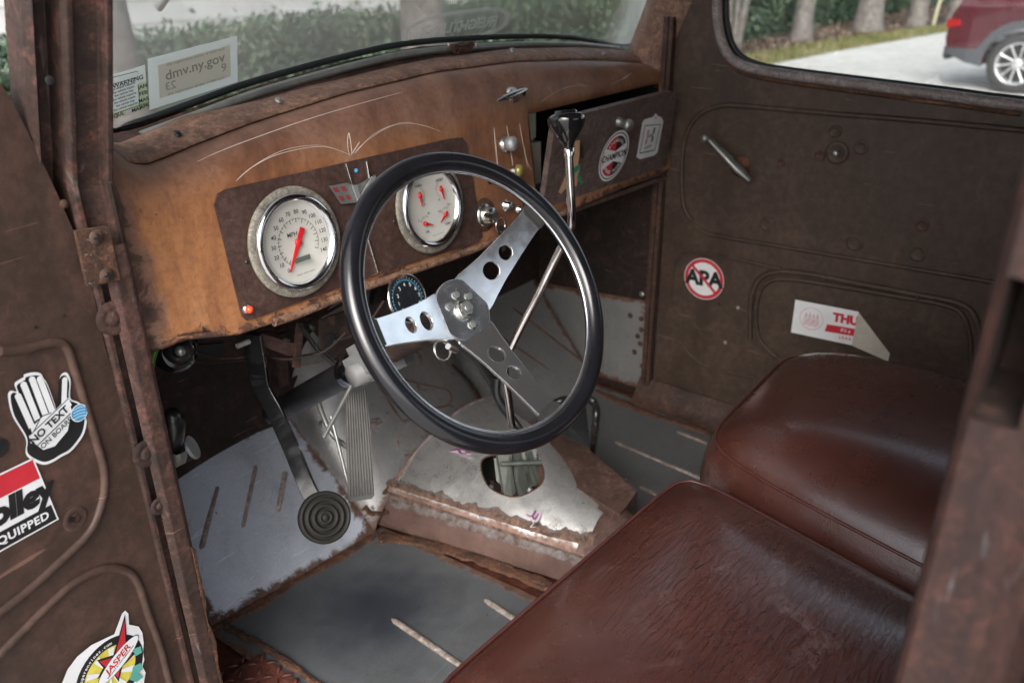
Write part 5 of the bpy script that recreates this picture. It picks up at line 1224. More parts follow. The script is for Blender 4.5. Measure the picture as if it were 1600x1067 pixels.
for i in range(16):
    xa, xb = rg_.uniform(.50, .72), rg_.uniform(.70, 1.15); ya = rg_.uniform(1.0, 1.2); za = rg_.uniform(.60, .66); sag = rg_.uniform(.02, .10)
    pts = [V((xa, ya, za)), V((xa*.7+xb*.3, ya+.03, za-sag)), V((xa*.35+xb*.65, ya+rg_.uniform(-.02, .05), za-sag*rg_.uniform(.6, 1.1))), V((xb, rg_.uniform(1.05, 1.25), rg_.uniform(.52, .64)))]
    m_ = MB(); m_.tube(catmull(pts, 7), rg_.choice((.0016, .0022, .003)), 6); m_.build('wire', M[rg_.choice(('rubber', 'black', 'dark', 'rubber', 'inkgrey'))], T)
for q, y_, mt_ in ((((392, 524), (425, 518), (470, 545), (462, 566), (410, 552)), 1.06, 'dark'), (((430, 515), (446, 512), (452, 600), (440, 606)), 1.12, 'pillar'), (((478, 498), (492, 494), (540, 560), (528, 566)), 1.08, 'brown'), (((300, 541), (350, 536), (352, 556), (306, 562)), 1.15, 'ink'), (((455, 560), (500, 552), (505, 566), (460, 575)), 1.16, 'zinc')):
    m_ = MB(); m_.prism([onY(*p, y_) for p in q][::-1], (0, .008, 0)); m_.build('bracket', M[mt_], T, bevel=.001)
for px, py in ((402, 535), (446, 530), (486, 510), (500, 540)):
    m_ = MB(); m_.lathe(onY(px, py, 1.055), V((0, -1, 0)), [(.006, 0), (.006, .005), (.003, .007), (0, .007)], 6); m_.build('bolt', M['link'], T)
# dimmer switch and hose on the kick side
p = at(268, 672, 1.16); m_ = MB(); m_.lathe(p, V((0, -.35, .94)), [(.016, -.03), (.018, -.01), (.018, .02), (.012, .024), (.011, .034), (0, .035)], 20); dm = m_.build('dimmer_switch', M['black'], T)
m_ = MB(); m_.lathe(p+V((0, .0, -.038)), V((0, -.35, .94)), [(.014, -.014), (.016, 0), (.013, .010)], 6); m_.build('switch_nut', M['zinc'], dm)
a, b = at(262, 718, 1.2), at(298, 700, 1.2); m_ = MB(); m_.tube([a, b], .016, 14); m_.build('hose', M['rubber'], T); m_ = MB(); m_.tube([b, b+(b-a)*.12], .018, 16); m_.build('hose_clamp', M['alu'], T)

# ---- pedals
bpz = empty('brake_pedal', (0, 0, 0)); bpz.parent = T; bpz['label'] = 'round ribbed brake pedal on a long black arm'
pc = at(508, 808, 1.19); pn = (V((-.30, -.80, .52))).normalized()
m_ = MB(); m_.lathe(pc, pn, [(.030, -.014), (.0375, -.010), (.0378, .0), (.0360, .005), (.0330, .0055), (.0315, .0005), (.0285, .0005), (.0275, .006), (.0240, .006), (.0230, .0010), (.0195, .0010), (.0185, .0065), (.0150, .0065), (.0140, .001), (.0105, .001), (.0095, .007), (.0065, .007), (.0055, .003), (.004, .008), (0, .0085)], 56); m_.build('pedal_pad', M['ped_rubber'], bpz)
arm = [at(500, 792, 1.212), at(482, 765, 1.222), at(455, 700, 1.245), at(430, 645, 1.265), at(408, 600, 1.265), at(400, 560, 1.24), at(393, 520, 1.21)]
arm = catmull(arm, 5); m_ = MB(); m_.tube(arm, [.015]*len(arm), 4, upv=V((0, -.5, .8)), flat=.32)
s_ = MB(); 
for side in (0,):
    L1 = []; 
n_ = len(arm); vs = []
for i, p in enumerate(arm):
    t = (arm[min(i+1, n_-1)]-arm[max(i-1, 0)]).normalized(); wv = RT*.8+V((0, -.3, 0)); wv = (wv-t*wv.dot(t)).normalized(); dv = t.cross(wv); hw = .012+.003*smooth((i-n_*.55)/6)
    vs.append([p+wv*hw+dv*.004, p-wv*hw+dv*.004, p-wv*hw-dv*.004, p+wv*hw-dv*.004, p+wv*hw+dv*.004])
m_ = MB(); m_.grid(vs, False); m_.add(vs[0][:4], [(0, 1, 2, 3)]); m_.add(vs[-1][:4], [(0, 1, 2, 3)]); m_.build('pedal_arm', M['black_gloss'], bpz, bevel=.001)
m_ = MB(); p = at(378, 538, 1.15); m_.tube([p-V((.008, 0, 0)), p+V((.012, 0, 0))], .004, 8); m_.build('pivot_bolt', M['zinc'], bpz)
# accelerator
g = [at(539, 590, 1.34), at(570, 585, 1.35), at(584, 775, 1.33), at(545, 781, 1.31)]
gN = (g[1]-g[0]).cross(g[3]-g[0]).normalized(); gN = gN if gN.y < 0 else -gN
outl = [at(541, 605, 1.335), at(545, 590, 1.34), at(556, 582, 1.345), at(566, 588, 1.348), at(571, 602, 1.35), at(577, 660, 1.345), at(584, 773, 1.33), at(580, 779, 1.327), at(549, 784, 1.312), at(544, 778, 1.312), at(541, 680, 1.325)]
pl = []
for p in outl: pl.append(p-gN*((p-g[0]).dot(gN)))
acc = empty('accelerator_pedal', (0, 0, 0)); acc.parent = T; acc['label'] = 'long ribbed grey accelerator pedal'
m_ = MB(); m_.prism(pl, -gN*.007); m_.build('pedal_plate', M['gas_rubber'], acc, bevel=.0015)
m_ = MB()
for i in range(9):
    t = (i+.5)/9; a = g[0].lerp(g[1], t); b = g[3].lerp(g[2], t); a = a.lerp(b, .12); b = b.lerp(a, .02)
    a = a-gN*((a-g[0]).dot(gN))+gN*.0004; b = b-gN*((b-g[0]).dot(gN))+gN*.0004; m_.tube([a, b], .0016, 6)
m_.build('pedal_ribs', M['gas_rubber'], acc)
m_ = MB(); m_.tube(catmull([at(492, 610, 1.38), at(505, 650, 1.40), at(520, 680, 1.40), at(545, 700, 1.38)], 5), .0045, 8); m_.tube([at(517, 650, 1.37), at(530, 700, 1.37), at(545, 760, 1.34)], .003, 8); m_.build('throttle_rod', M['zinc'], acc)

# ---- gear lever
gl_ = empty('gear_lever', (0, 0, 0)); gl_.parent = T; gl_['label'] = 'bent steel gear lever with black cone knob'
kt = at(885, 190, 1.15); kb_ = at(888, 226, 1.155); b1 = at(893, 335, 1.185); b15 = at(889, 362, 1.20); b2 = at(797, 560, 1.27); b3 = at(799, 655, 1.32); 
shaft = [kb_, kb_.lerp(b1, .5), b1, b15, at(868, 405, 1.22), at(845, 452, 1.235), at(800, 540, 1.265), at(789, 580, 1.285), at(795, 625, 1.31), at(800, 665, 1.335)]
m_ = MB(); m_.tube(catmull(shaft, 5), .0062, 14); m_.build('shaft', M['chrome_rod'], gl_)
kx = (kt-kb_).normalized()
m_ = MB(); m_.lathe(kb_, kx, [(.0065, -.010), (.0075, 0), (.012, .006), (.0235, .022), (.0262, .030), (.0265, .036), (.0225, .0405), (.0165, .041), (.0165, .044), (.0155, .0455), (0, .046)], 40); m_.build('lever_knob', M['black_gloss'], gl_)
m_ = MB(); m_.lathe(kb_-kx*.012, kx, [(.0072, -.004), (.0078, 0), (.0078, .006), (.006, .008)], 16); m_.build('lever_collar', M['chrome'], gl_)
e1 = at(800, 665, 1.335); e0 = at(805, 700, 1.35); ex = (e1-e0).normalized()
m_ = MB(); m_.lathe(e0, ex, [(.013, -.005), (.013, .012), (.010, .028), (.0075, .032)], 18); m_.build('lever_socket', M['alu'], gl_)
SB = V((hc.x, hc.y, .0)); 
def plate(q, th, name='linkage_plate'):
    m_ = MB(); n3 = (q[1]-q[0]).cross(q[2]-q[0]).normalized(); m_.prism(q, n3*th); m_.build(name, M['link'], gl_, bevel=.0008)
plate([at(778, 710, 1.295), at(796, 706, 1.30), at(806, 770, 1.305), at(800, 775, 1.30), at(788, 772, 1.295)], .016)
plate([at(806, 706, 1.305), at(812, 700, 1.31), at(826, 762, 1.315), at(818, 774, 1.305), at(809, 752, 1.30)], .014)
plate([at(822, 704, 1.31), at(830, 700, 1.315), at(842, 752, 1.32), at(838, 756, 1.315)], .012)
plate([at(772, 716, 1.335), at(842, 712, 1.345), at(838, 758, 1.35), at(800, 768, 1.34), at(776, 752, 1.335)], .008)
plate([at(776, 704, 1.31), at(838, 700, 1.32), at(838, 720, 1.32), at(780, 722, 1.31)], .010)
m_ = MB(); m_.tube([at(782, 725, 1.29), at(845, 722, 1.31)], .004, 8); m_.build('linkage_pin', M['link'], gl_)
# second dark lever arm behind the lever
m_ = MB(); m_.tube(catmull([at(775, 590, 1.36), at(776, 620, 1.37), at(800, 655, 1.38), at(825, 690, 1.36)], 5), .010, 8, flat=.6); m_.build('shift_boot_arm', M['black'], gl_)
# black U-shaped bracket to the right of the tunnel (floor pedal)
m_ = MB(); m_.tube(catmull([onZ(862, 655, .02), at(868, 632, 1.50), at(890, 622, 1.52), at(915, 622, 1.53), at(930, 632, 1.53), at(931, 660, 1.52), onZ(925, 712, .01)], 6), .010, 8, flat=.7)
m_.prism([at(868, 640, 1.53), at(915, 628, 1.56), at(922, 700, 1.53), at(880, 680, 1.52)], (0, .01, 0)); m_.build('parking_brake_bracket', M['black'], T)
m_ = MB(); m_.tube([at(700, 520, 1.40), at(745, 560, 1.45), at(770, 600, 1.47)], .010, 8); m_.build('heater_hose', M['black'], T)
m_ = MB(); m_.box(at(865, 575, 1.46)+V((0, 0, 0)), .03, .02, .05) if False else None

# ================================================================== seat cushions
def cushion(corners, zedge, dome, thick, label, wear_highlight_c=None, e=7., tilt=0., dome_pow=2.2):
    """corners: rear-left, rear-right, front-right, front-left (x,y) of the welt line"""
    A, B, C_, D_ = [V((*c, 0)) for c in corners]
    def bil(s, t): return (A.lerp(B, s)).lerp(D_.lerp(C_, s), t)
    def outl(th, r):
        c, s = math.cos(th), math.sin(th); k = (abs(c)**e+abs(s)**e)**(-1/e); return bil(.5+.5*c*k*r, .5+.5*s*k*r)
    Nn = 128; root = empty('seat_cushion', (*(bil(.5, .5).xy), .14), label, 'seat cushion')
    vs = []; wear = []; fs = []; ringsn = 44; off = V(root.location)
    def addring(pts, wr): vs.extend(pts); wear.extend(wr)
    for i in range(ringsn+1):
        r = (i+.001)/ringsn; h = dome*(1-r**dome_pow)**.8 if r < 1 else 0; pts = []; wr = []
        for k in range(Nn):
            p = outl(2*math.pi*k/Nn, r); p.z = zedge+h+.004*noise.noise(V((p.x*6, p.y*6, 0)))*max(0,1-r)**.3 + tilt*(p.y-bil(.5, .5).y)
            pts.append(p-off); wr.append(0 if not wear_highlight_c else max(0, 1-((p.x-wear_highlight_c[0])**2+(p.y-wear_highlight_c[1])**2)/wear_highlight_c[2]**2))
        addring(pts, wr)
    for dz, ex in ((.006, .004), (.02, .014), (.05, .020), (.09, .018), (.13, .006), (.15, -.01)):
        pts = []
        for k in range(Nn):
            p = outl(2*math.pi*k/Nn, 1.0); c = bil(.5, .5); dirv = (p-c).normalized(); p = p+dirv*ex; p.z = zedge-dz*thick/.15 + tilt*(p.y-c.y); pts.append(p-off)
        addring(pts, [0]*Nn)
    tot = ringsn+7
    for i in range(tot-1):
        for k in range(Nn): fs.append((i*Nn+k, i*Nn+(k+1) % Nn, (i+1)*Nn+(k+1) % Nn, (i+1)*Nn+k))
    fs.append([(tot-1)*Nn+k for k in range(Nn)]); fs.append([k for k in range(Nn)][::-1])
    mesh_obj('cover', vs, fs, M['leather'], root, True, attr={'wear': wear})
    m_ = MB(); pts = []
    for k in range(Nn):
        p = outl(2*math.pi*k/Nn, 1.004); p.z = zedge+.001+tilt*(p.y-bil(.5, .5).y); pts.append(p-off)
    m_.tube(pts, .0024, 8, closed=True); m_.build('piping', M['piping'], root)
    return root
q = lambda px, py, z: onZ(px, py, z)
zD = .345
fl_d = onZ(690, 1076, zD); fr_d = onZ(1085, 752, zD); rr_d = onZ(1440, 935, zD)
cushion(((.440, -.40), (.83, -.40), (fr_d.x+.012, fr_d.y+.02), (.440, .484)), zD, .045, .15, 'worn oxblood driver seat cushion, wrinkled and scuffed, nearest the camera', tuple(onZ(1210, 930, .38).xy)+(.24,), 16, dome_pow=3.6)
zP = .372
cushion(((.86, -.38), (1.52, -.38), (1.50, .475), (1.055, .462)), zP, .068, .19, 'smoother shiny oxblood passenger seat cushion beside the far door', None, 7.5, dome_pow=4.2)

# ================================================================== OUTSIDE
GZ = -.35
def sheet(name, pts, mat, z, kind='structure'):
    o = mesh_obj(name, [V((x, y, z)) for x, y in pts], [list(range(len(pts)))], mat); o['kind'] = kind; return o
def ground_mat(name, c0, c1, c2, sc, rough=.9, b_=.4):
    m, t, b = newmat(name); v = objvec(t); n = noise_tex(t, v, sc, 10, .7, .4); n2 = noise_tex(t, v, sc*9, 8, .7)
    L(t, mixc(t, mth(t, 'MULTIPLY', maprange(t, n2, .35, .7), .5), ramp(t, n, [(.3, c0), (.5, c1), (.7, c2)]), tuple(x*.55 for x in c0)), b.inputs['Base Color'])
    b.inputs['Roughness'].default_value = rough; bump(t, b, n2, b_, .02); return m
M['soil'] = ground_mat('soil', (.05, .04, .03), (.08, .06, .045), (.11, .09, .06), 1.2)
M['mulch'] = ground_mat('mulch', (.035, .024, .020), (.065, .045, .038), (.10, .075, .06), 5)
M['grassm'] = ground_mat('grass_ground', (.07, .09, .025), (.13, .13, .04), (.20, .17, .07), 3)
M['concrete'] = ground_mat('concrete', (.42, .41, .39), (.48, .47, .45), (.54, .53, .51), .8, .85, .1)
sheet('ground', [(-150, -150), (150, -150), (150, 150), (-150, 150)], M['soil'], GZ-.03)
e0, e1, e2_ = onZ(1165, 108, GZ), onZ(1330, 76, GZ), onZ(1480, 50, GZ)
g0, g1, g2_ = onZ(1175, 88, GZ), onZ(1330, 62, GZ), onZ(1480, 44, GZ)
sheet('road', [(-60, -40), (90, -40), (90, e2_.y-.3), (e2_.x, e2_.y), (e1.x, e1.y), (e0.x, e0.y), (3, e0.y-.4), (-60, e0.y-.6)], M['concrete'], GZ)
yb = 7.5
sheet('mulch_bed', [(-60, e0.y-.7), (0, e0.y-.3), (e0.x, e0.y-.05), (e1.x, e1.y-.05), (e2_.x, e2_.y-.05), (90, e2_.y), (90, yb+3), (-60, yb+3)], M['mulch'], GZ-.008)
leafm = {}
def leafmat(name, cols, trans=.2):
    m, t, b = newmat(name); oi = N(t, 'ShaderNodeObjectInfo'); v = objvec(t); n = noise_tex(t, v, 2.2, 4); wn = N(t, 'ShaderNodeTexWhiteNoise')
    a = N(t, 'ShaderNodeAttribute'); a.attribute_name = 'tone'
    L(t, ramp(t, a.outputs['Fac'], [(0, cols[0]), (.5, cols[1]), (1, cols[2])]), b.inputs['Base Color']); b.inputs['Roughness'].default_value = .5
    return m
M['hedge'] = leafmat('hedge_leaf', ((.025, .05, .03), (.06, .11, .06), (.14, .18, .11)))
M['leaf'] = leafmat('tree_leaf', ((.03, .06, .02), (.06, .10, .03), (.10, .14, .05)))
M['grassb'] = leafmat('grass_blade', ((.09, .10, .03), (.15, .15, .05), (.24, .20, .09)))
def leaves(name, fn, n, size, mat, parent=None, up=False, seed=1, core=None):
    rg = random.Random(seed); vs = []; fs = []; tone = []
    for i in range(n):
        p = fn(rg); s = size*rg.uniform(.6, 1.4); t = min(1, max(0, rg.gauss(.45, .22)+.45*noise.noise(p*1.7)))
        if up: a = V((rg.gauss(0, .35), rg.gauss(0, .35), 1)).normalized()
        else: a = V((rg.gauss(0, 1), rg.gauss(0, 1), rg.gauss(.3, 1))).normalized()
        b = a.cross(V((rg.gauss(0, 1), rg.gauss(0, 1), rg.gauss(0, 1)))).normalized()*(.32 if not up else .12)
        k = len(vs); vs += [p, p+a*s*.5+b*s, p+a*s, p+a*s*.5-b*s]; fs.append((k, k+1, k+2, k+3)); tone += [t]*4
    if core:
        k = len(vs); cv, cf = core; vs += cv; fs += [tuple(k+i for i in f) for f in cf]; tone += [0.0]*len(cv)
    return mesh_obj(name, vs, fs, M[mat], parent, False, attr={'tone': tone})
# grass strip
def grassfn(rg):
    x = rg.uniform(11, 27); ya = interp([(11, e0.y), (e1.x, e1.y), (e2_.x, e2_.y), (30, e2_.y)], x); yb_ = interp([(11, g0.y), (g1.x, g1.y), (g2_.x, g2_.y), (30, g2_.y)], x)
    return V((x, rg.uniform(ya-.04, yb_+.1), GZ))
gm = sheet('grass_strip', [(3, e0.y-.45), (e0.x, e0.y), (e1.x, e1.y), (e2_.x, e2_.y), (90, e2_.y), (90, g2_.y), (g2_.x, g2_.y), (g1.x, g1.y), (g0.x, g0.y), (3, g0.y)], M['grassm'], GZ-.003)
gr = leaves('grass', grassfn, 16000, .07, 'grassb', up=True, seed=5); gr['kind'] = 'stuff'; tag(gr, 'thin yellowing grass edging between the road and the mulch bed', 'grass')
def litter(rg): return V((rg.uniform(6, 26), rg.uniform(e0.y, e0.y+2.2), GZ+rg.uniform(0, .02)))
M['littm'] = leafmat('dead_leaf', ((.05, .03, .02), (.12, .08, .055), (.24, .17, .12)))
lt = leaves('leaf_litter', litter, 9000, .07, 'littm', seed=9); lt['kind'] = 'stuff'; tag(lt, 'brown dead leaves scattered over the mulch bed', 'leaves')
# hedge
HY = 5.75
HT = sorted((lambda p: (p.x, p.z))(onY(px, py, 5.6)) for px, py in ((120, 62), (210, 50), (253, 43), (400, 31), (500, 21), (628, 16), (720, 8), (840, 0), (1000, -12)))
def hedgetop(x): return 1.08 if x > 8.2 else interp(HT, x)-.06
def mk_hedge(x0, x1, y0, y1, n, seed, lab, size=.05):
    hz = lambda x: hedgetop(x)
    def fn(rg):
        x = rg.uniform(x0, x1); top = hz(x)+.10*noise.noise(V((x*2.1, seed, 0)))+.05*noise.noise(V((x*7, seed, 3))); u = rg.random(); bul = .10*noise.noise(V((x*2.4, 5, 0)))
        if u < .62: z = rg.uniform(GZ+.04, top); y = y0+bul+rg.gauss(0, .045)+.12*smooth((z-top+.25)/.25)+.05*noise.noise(V((x*6, z*6, 0)))
        elif u < .92: y = rg.uniform(y0+.05, y1-.05); z = top+abs(rg.gauss(0, .05))-.02
        else: z = rg.uniform(GZ+.1, top); y = y1+rg.gauss(0, .04)
        return V((x, y, z))
    K_ = 40; cv = []; cf = []
    for i in range(K_+1):
        x = x0+(x1-x0)*i/K_; t_ = hz(x)-.07; cv += [V((x, y0+.12, GZ)), V((x, y0+.16, t_)), V((x, y1-.1, t_)), V((x, y1-.08, GZ))]
    for i in range(K_):
        for j in range(3): cf.append((i*4+j, i*4+j+1, (i+1)*4+j+1, (i+1)*4+j))
    return tag(leaves('hedge', fn, n, size, 'hedge', seed=seed, core=(cv, cf)), lab, 'hedge')
mk_hedge(-4, 8.2, 4.6, 5.6, 80000, 3, 'clipped green hedge seen through the windshield in front of the white building', .042)
mk_hedge(8.2, 34, 6.35, 7.3, 50000, 4, 'longer dark green hedge behind the tree trunks outside the side window', .085)
# building
bl = empty('building', (6, 12, GZ), 'long white building behind the hedge with horizontal siding', 'building')
M['siding'] = plain('white_siding', (.80, .80, .78), .7, 0, 0, .1, 4); M['roofm'] = plain('grey_roof', (.16, .16, .16), .8)
m_ = MB(); x0, x1 = -26, 30; z = 0; k = 0
while z < 3.6:
    h = .30; m_.add([(x0, 0, z), (x1, 0, z), (x1, .012, z+h), (x0, .012, z+h), (x0, .03, z+h), (x1, .03, z+h)], [(0, 1, 2, 3), (3, 2, 5, 4)]); z += h
m_.box((2, 3.05, 1.8), 56, 6, 3.6); m_.build('wall', M['siding'], bl)
m_ = MB(); m_.box((2, 3, 3.75), 58, 7.4, .25); m_.build('roof', M['roofm'], bl)
for xx in (-14, -4, 18):
    m_ = MB(); m_.box((xx, -.02, 1.6), 2.2, .06, 1.3); wf_ = m_.build('window', M['siding'], bl); m_ = MB(); m_.box((xx, -.055, 1.6), 1.95, .02, 1.05); m_.build('pane', M['dialblack'], wf_)
# far wood: one backdrop hedge row beyond road on the right
# trees
M['bark'] = ground_mat('bark', (.10, .085, .075), (.22, .195, .18), (.36, .33, .30), 9, .9, 1.0)
def tree(name, px0, px1, pyb, lab, lean=0., dep=None, h=5.2, crownn=900, group='trees along the hedge', flare=1.25, base=None, cr=1.3):
    bpt = base if base else onZ((px0+px1)/2, pyb, GZ); dist = (bpt-CAM).dot(FW); r = (px1-px0)/2/FPX*dist
    root = empty(name, bpt, lab, 'tree', group); m_ = MB(); pts = []; rr = []
    for k in range(12):
        t = k/11; pts.append(V((lean*t*t+.02*noise.noise(V((bpt.x, t*3, 0))), .02*noise.noise(V((bpt.y, t*4, 2))), t*h*.72))); rr.append(r*((flare-1)*math.exp(-t*16)+1)*(1-.35*t)*(1+.08*noise.noise(V((t*9, bpt.x, 0)))))
    m_.tube(pts, rr, 16)
    for k in range(5):
        a = k*1.26; e = pts[-1]+V((math.cos(a)*cr*.6, math.sin(a)*cr*.6, .9)); m_.tube([pts[-2], pts[-1].lerp(e, .5)+V((0, 0, .1)), e], [r*.5, r*.3, r*.1], 8)
    m_.build('trunk', M['bark'], root)
    top = pts[-1]
    cl = [(V((rnd.gauss(0, cr*.55), rnd.gauss(0, cr*.55), .7+rnd.gauss(0, .4))), rnd.uniform(.3, .55)) for _ in range(16)]
    def fn(rg):
        c, s = cl[rg.randrange(16)]; d_ = V((rg.gauss(0, 1), rg.gauss(0, 1), rg.gauss(0, .8))); return top+c+d_*s*.55
    leaves('crown', fn, crownn*3, .11, 'leaf', root, seed=int(abs(bpt.x)*100)+3)
    return root
wb = lambda px, y: (lambda p: V((p.x, p.y, GZ)))(onY(px, 60, y))
tree('tree', 150, 212, 0, 'pale grey trunk beside the inspection sticker at the left end of the windshield', base=V((wb(183, 4.1).x, 4.1, GZ)), lean=-.25, cr=1.0)
tree('tree', 628, 703, 0, 'thick pale grey trunk behind the lettered oval on the windshield', base=V((wb(664, 4.35).x, 4.35, GZ)), flare=1.1)
tree('tree', 1238, 1266, 64, 'grey trunk with a thin pale stake against it outside the side window')
tree('tree', 1335, 1374, 51, 'broad grey trunk in the middle of the side window')
tree('tree', 1418, 1444, 42, 'grey trunk between the middle of the side window and the leaning stake', cr=1.1)
tree('tree', 1478, 1505, 36, 'grey trunk partly hidden behind the maroon car')
def shrub(base, lab, n=6):
    root = empty('multi_stem_tree', base, lab, 'tree', 'slender multi-stemmed trees'); m_ = MB(); ends = []
    for k in range(n):
        a = k*2*math.pi/n+.3; b = V((.06*math.cos(a), .06*math.sin(a), 0)); pts = [b*1.0, V((b.x*2.4+.05*math.sin(k*3), b.y*2.4, .8)), V((b.x*5, b.y*5, 1.8)), V((b.x*9, b.y*9, 3.0))]; pts = catmull(pts, 4)
        m_.tube(pts, [.045*(1-.6*i/(len(pts)-1)) for i in range(len(pts))], 8); ends.append(pts[-1])
        m_.tube([pts[4], pts[4]+V((.12*math.sin(k), .1, .5)), pts[4]+V((.25*math.sin(k*2), .12, 1.1))], [.022, .015, .008], 6)
    m_.build('trunk', M['bark'], root)
    leaves('crown', lambda rg: ends[rg.randrange(n)]+V((rg.gauss(0, .4), rg.gauss(0, .4), rg.gauss(.2, .35))), 1500, .08, 'leaf', root, seed=int(base[0]*10)); return root
shrub(onZ(1146, 84, GZ), 'slender multi-stemmed tree at the front corner of the side window')
p = onY(978, 50, 5.2); shrub(V((p.x, 5.2, GZ)), 'slender multi-stemmed tree at the far end of the windshield')
M['stake'] = plain('pale_stake', (.45, .42, .28), .7, 0, 0, .2, 10)
for px, py, px1, lab in ((1262, 63, 1266, 'pale timber stake touching the grey trunk nearest the front of the side window'), (1458, 40, 1470, 'pale timber stake leaning beside the trunk near the maroon car')):
    p = onZ(px, py, GZ); m_ = MB(); r = .035; t_ = p+RT*((px1-px)/FPX*18)+V((0, 0, 1.9)); m_.tube([p, t_], [r, r*.9], 8); tag(m_.build('stake', M['stake']), lab, 'stake')

# ---- maroon car
def pt(px, py): return onZ(px, py, GZ)
wc = onZ(1577, 147, GZ); wr0 = 45/FPX*(wc-CAM).dot(FW)*.98; wr = .355
heading = V((-.12, -1, 0)).normalized()     # nose points this way
side = V((heading.y, -heading.x, 0)); side = side if side.dot(CAM-wc) > 0 else -side
car = empty('parked_car', (wc.x, wc.y, GZ), 'maroon crossover with dark lower cladding and silver alloy wheels parked on the concrete', 'car')
carM = Matrix((( heading.x, -side.x, 0), (heading.y, -side.y, 0), (0, 0, 1))).to_4x4(); car.rotation_euler = carM.to_euler(); car.scale = (wr0/.355,)*3
M['maroon'] = plain('maroon_paint', (.075, .010, .016), .28, .25, 1.0, 0, 6); M['clad'] = plain('cladding', (.045, .048, .055), .5, 0, 0, .1, 20); M['tyre'] = plain('tyre', (.02, .02, .02), .75)
M['alloy'] = plain('alloy', (.62, .62, .63), .3, .7); M['tail'] = plain('tail_lamp', (.28, .008, .01), .15, 0, 1); M['carglass'] = plain('car_glass', (.015, .018, .02), .06, 0, 1)
Wd = 1.80; WB = 2.65; hw = Wd/2
# local: x forward from rear axle, y towards viewer side (0 at the near side plane, body extends to -Wd), z up
prof = [(-.86, .45), (-.90, .62), (-.88, .86), (-.82, 1.0), (-.74, 1.22), (-.55, 1.50), (-.35, 1.62), (.6, 1.68), (1.4, 1.62), (2.05, 1.22), (2.2, 1.12), (3.1, 1.02), (3.45, .85), (3.50, .5), (3.42, .32)]
arch = []
def archp(cx): return [(cx+ (wr+.055)*math.cos(R_(a)), wr+(wr+.055)*math.sin(R_(a))) for a in range(-8, 189, 14)]
low = [(3.0+.0, .28)] + [(WB+x-0, z) for x, z in [(a-0, b) for a, b in archp(0)]] + [(2.0, .26), (.7, .26)] + archp(0) + [(-.62, .34)]
body = prof + [(WB+.5, .28)] + [(WB+x, z) for x, z in archp(0)] + [(1.9, .26), (.8, .26)] + archp(0) + [(-.55, .36)]
def inset(z): return .02+.26*smooth((z-1.0)/.68)+.03*smooth((.45-z)/.3)
vf = fill2d([body]); m_ = MB()
n = len(body)
for sgn, base in ((1, 0), (-1, -Wd)):
    m_.add([V((x, base-sgn*inset(z), z)) for x, z, _ in vf[0]], vf[1])
m_.add([V((x, -inset(z), z)) for x, z in body]+[V((x, -Wd+inset(z), z)) for x, z in body], [(i, (i+1) % n, n+(i+1) % n, n+i) for i in range(n)])
m_.build('body', M['maroon'], car, bevel=.03)
cladp = [(-.895, .50), (-.87, .44), (-.60, .33)] + [(x, z) for x, z in archp(0)[::-1]] + [(.8, .25), (1.9, .25), (2.1, .40), (.75, .42)] + [((wr+.15)*math.cos(R_(a)), wr+(wr+.15)*math.sin(R_(a))) for a in range(10, 150, 14)] + [(-.50, .50)]
vf = fill2d([cladp], .02); m_ = MB(); m_.add([V((x, .004-inset(.7)+.008+z2*.6, z)) for x, z, z2 in vf[0]], vf[1]); m_.box((-.87, -Wd/2, .44), .08, Wd-.1, .18, bev=.02); m_.build('cladding', M['clad'], car)
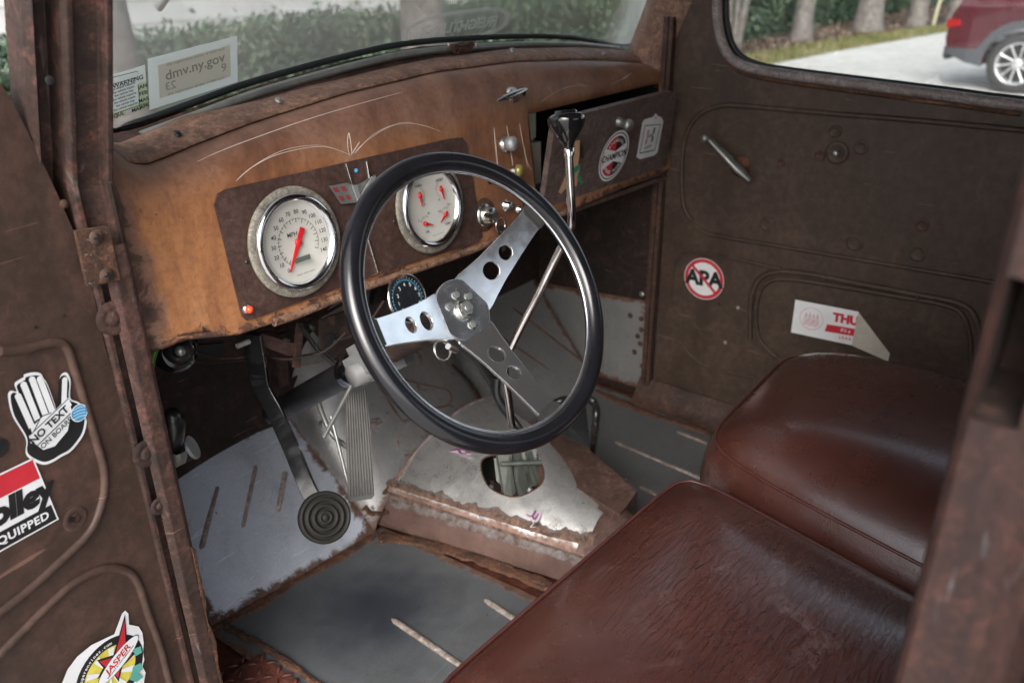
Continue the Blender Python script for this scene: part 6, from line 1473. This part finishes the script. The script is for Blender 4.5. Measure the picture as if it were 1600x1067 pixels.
for cx in (0, WB):
    for yb_, s in ((0, 1), (-Wd, -1)):
        wroot = MB(); o_ = V((cx, yb_-s*.11, wr)); ax = V((0, s, 0)); wroot.lathe(o_, ax, [(wr*.66, .095), (wr*.70, .10), (wr*.92, .105), (wr, .07), (wr, -.09), (wr*.9, -.12), (wr*.5, -.12)], 48); whl = wroot.build('wheel', M['tyre'], car)
        r_ = MB(); r_.lathe(o_, ax, [(wr*.70, .10), (wr*.665, .104), (wr*.64, .08), (wr*.62, -.02)], 48)
        for k in range(10):
            a = k*2*math.pi/10; u = V((math.cos(a), 0, math.sin(a))); v_ = V((-math.sin(a+.0), 0, math.cos(a))); c1 = o_+u*wr*.12+ax*.075; c2 = o_+(u*math.cos(.16)+v_*math.sin(.16))*wr*.655+ax*.095
            r_.tube([c1, c1.lerp(c2, .5), c2], [.022*wr/.36, .017*wr/.36, .026*wr/.36], 6, flat=.6)
        r_.lathe(o_, ax, [(wr*.17, .06), (wr*.17, .09), (wr*.10, .10), (0, .10)], 24); r_.build('alloy_rim', M['alloy'], whl)
        r_ = MB(); r_.lathe(o_, ax, [(wr*.63, .0), (0, .0)], 24); r_.build('brake_disc', M['ink'], whl)
m_ = MB(); vf = fill2d([[(-.915, .74), (-.74, .77), (-.76, .84), (-.90, .845)]], .02); m_.add([V((x, -.012+b*.5, z)) for x, z, b in vf[0]], vf[1]); m_.box((-.900, -.14, .79), .04, .26, .10, bev=.015); m_.build('tail_lamp', M['tail'], car)
m_ = MB(); m_.box((-.90, -Wd+.14, .79), .04, .26, .10, bev=.015); m_.build('tail_lamp', M['tail'], car)
for sgn, base in ((1, 0), (-1, -Wd)):
    for wq in ([(-.38, 1.14), (-.30, 1.46), (.42, 1.56), (.44, 1.10)], [(.50, 1.10), (.50, 1.56), (1.30, 1.54), (1.85, 1.20), (1.80, 1.12)]):
        vf = fill2d([wq], .01); m_ = MB(); m_.add([V((x, base-sgn*(inset(z)-.008)+b*.4, z)) for x, z, b in vf[0]], vf[1]); m_.build('side_window', M['carglass'], car)
m_ = MB(); m_.add([V((-.80, -.25, 1.10)), V((-.80, -Wd+.25, 1.10)), V((-.60, -Wd+.36, 1.45)), V((-.60, -.36, 1.45))], [(0, 1, 2, 3)]); m_.build('rear_window', M['carglass'], car)
m_ = MB(); m_.box((-.02+-.16, -.004, .93), .012, .004, .2) if False else None

bpy.context.view_layer.update()
_seen = set()
for c in car.children_recursive:
    if c.data and c.data.name not in _seen:
        _seen.add(c.data.name); c.data.transform(Matrix.Diagonal((1, -1, 1, 1))); c.data.flip_normals()
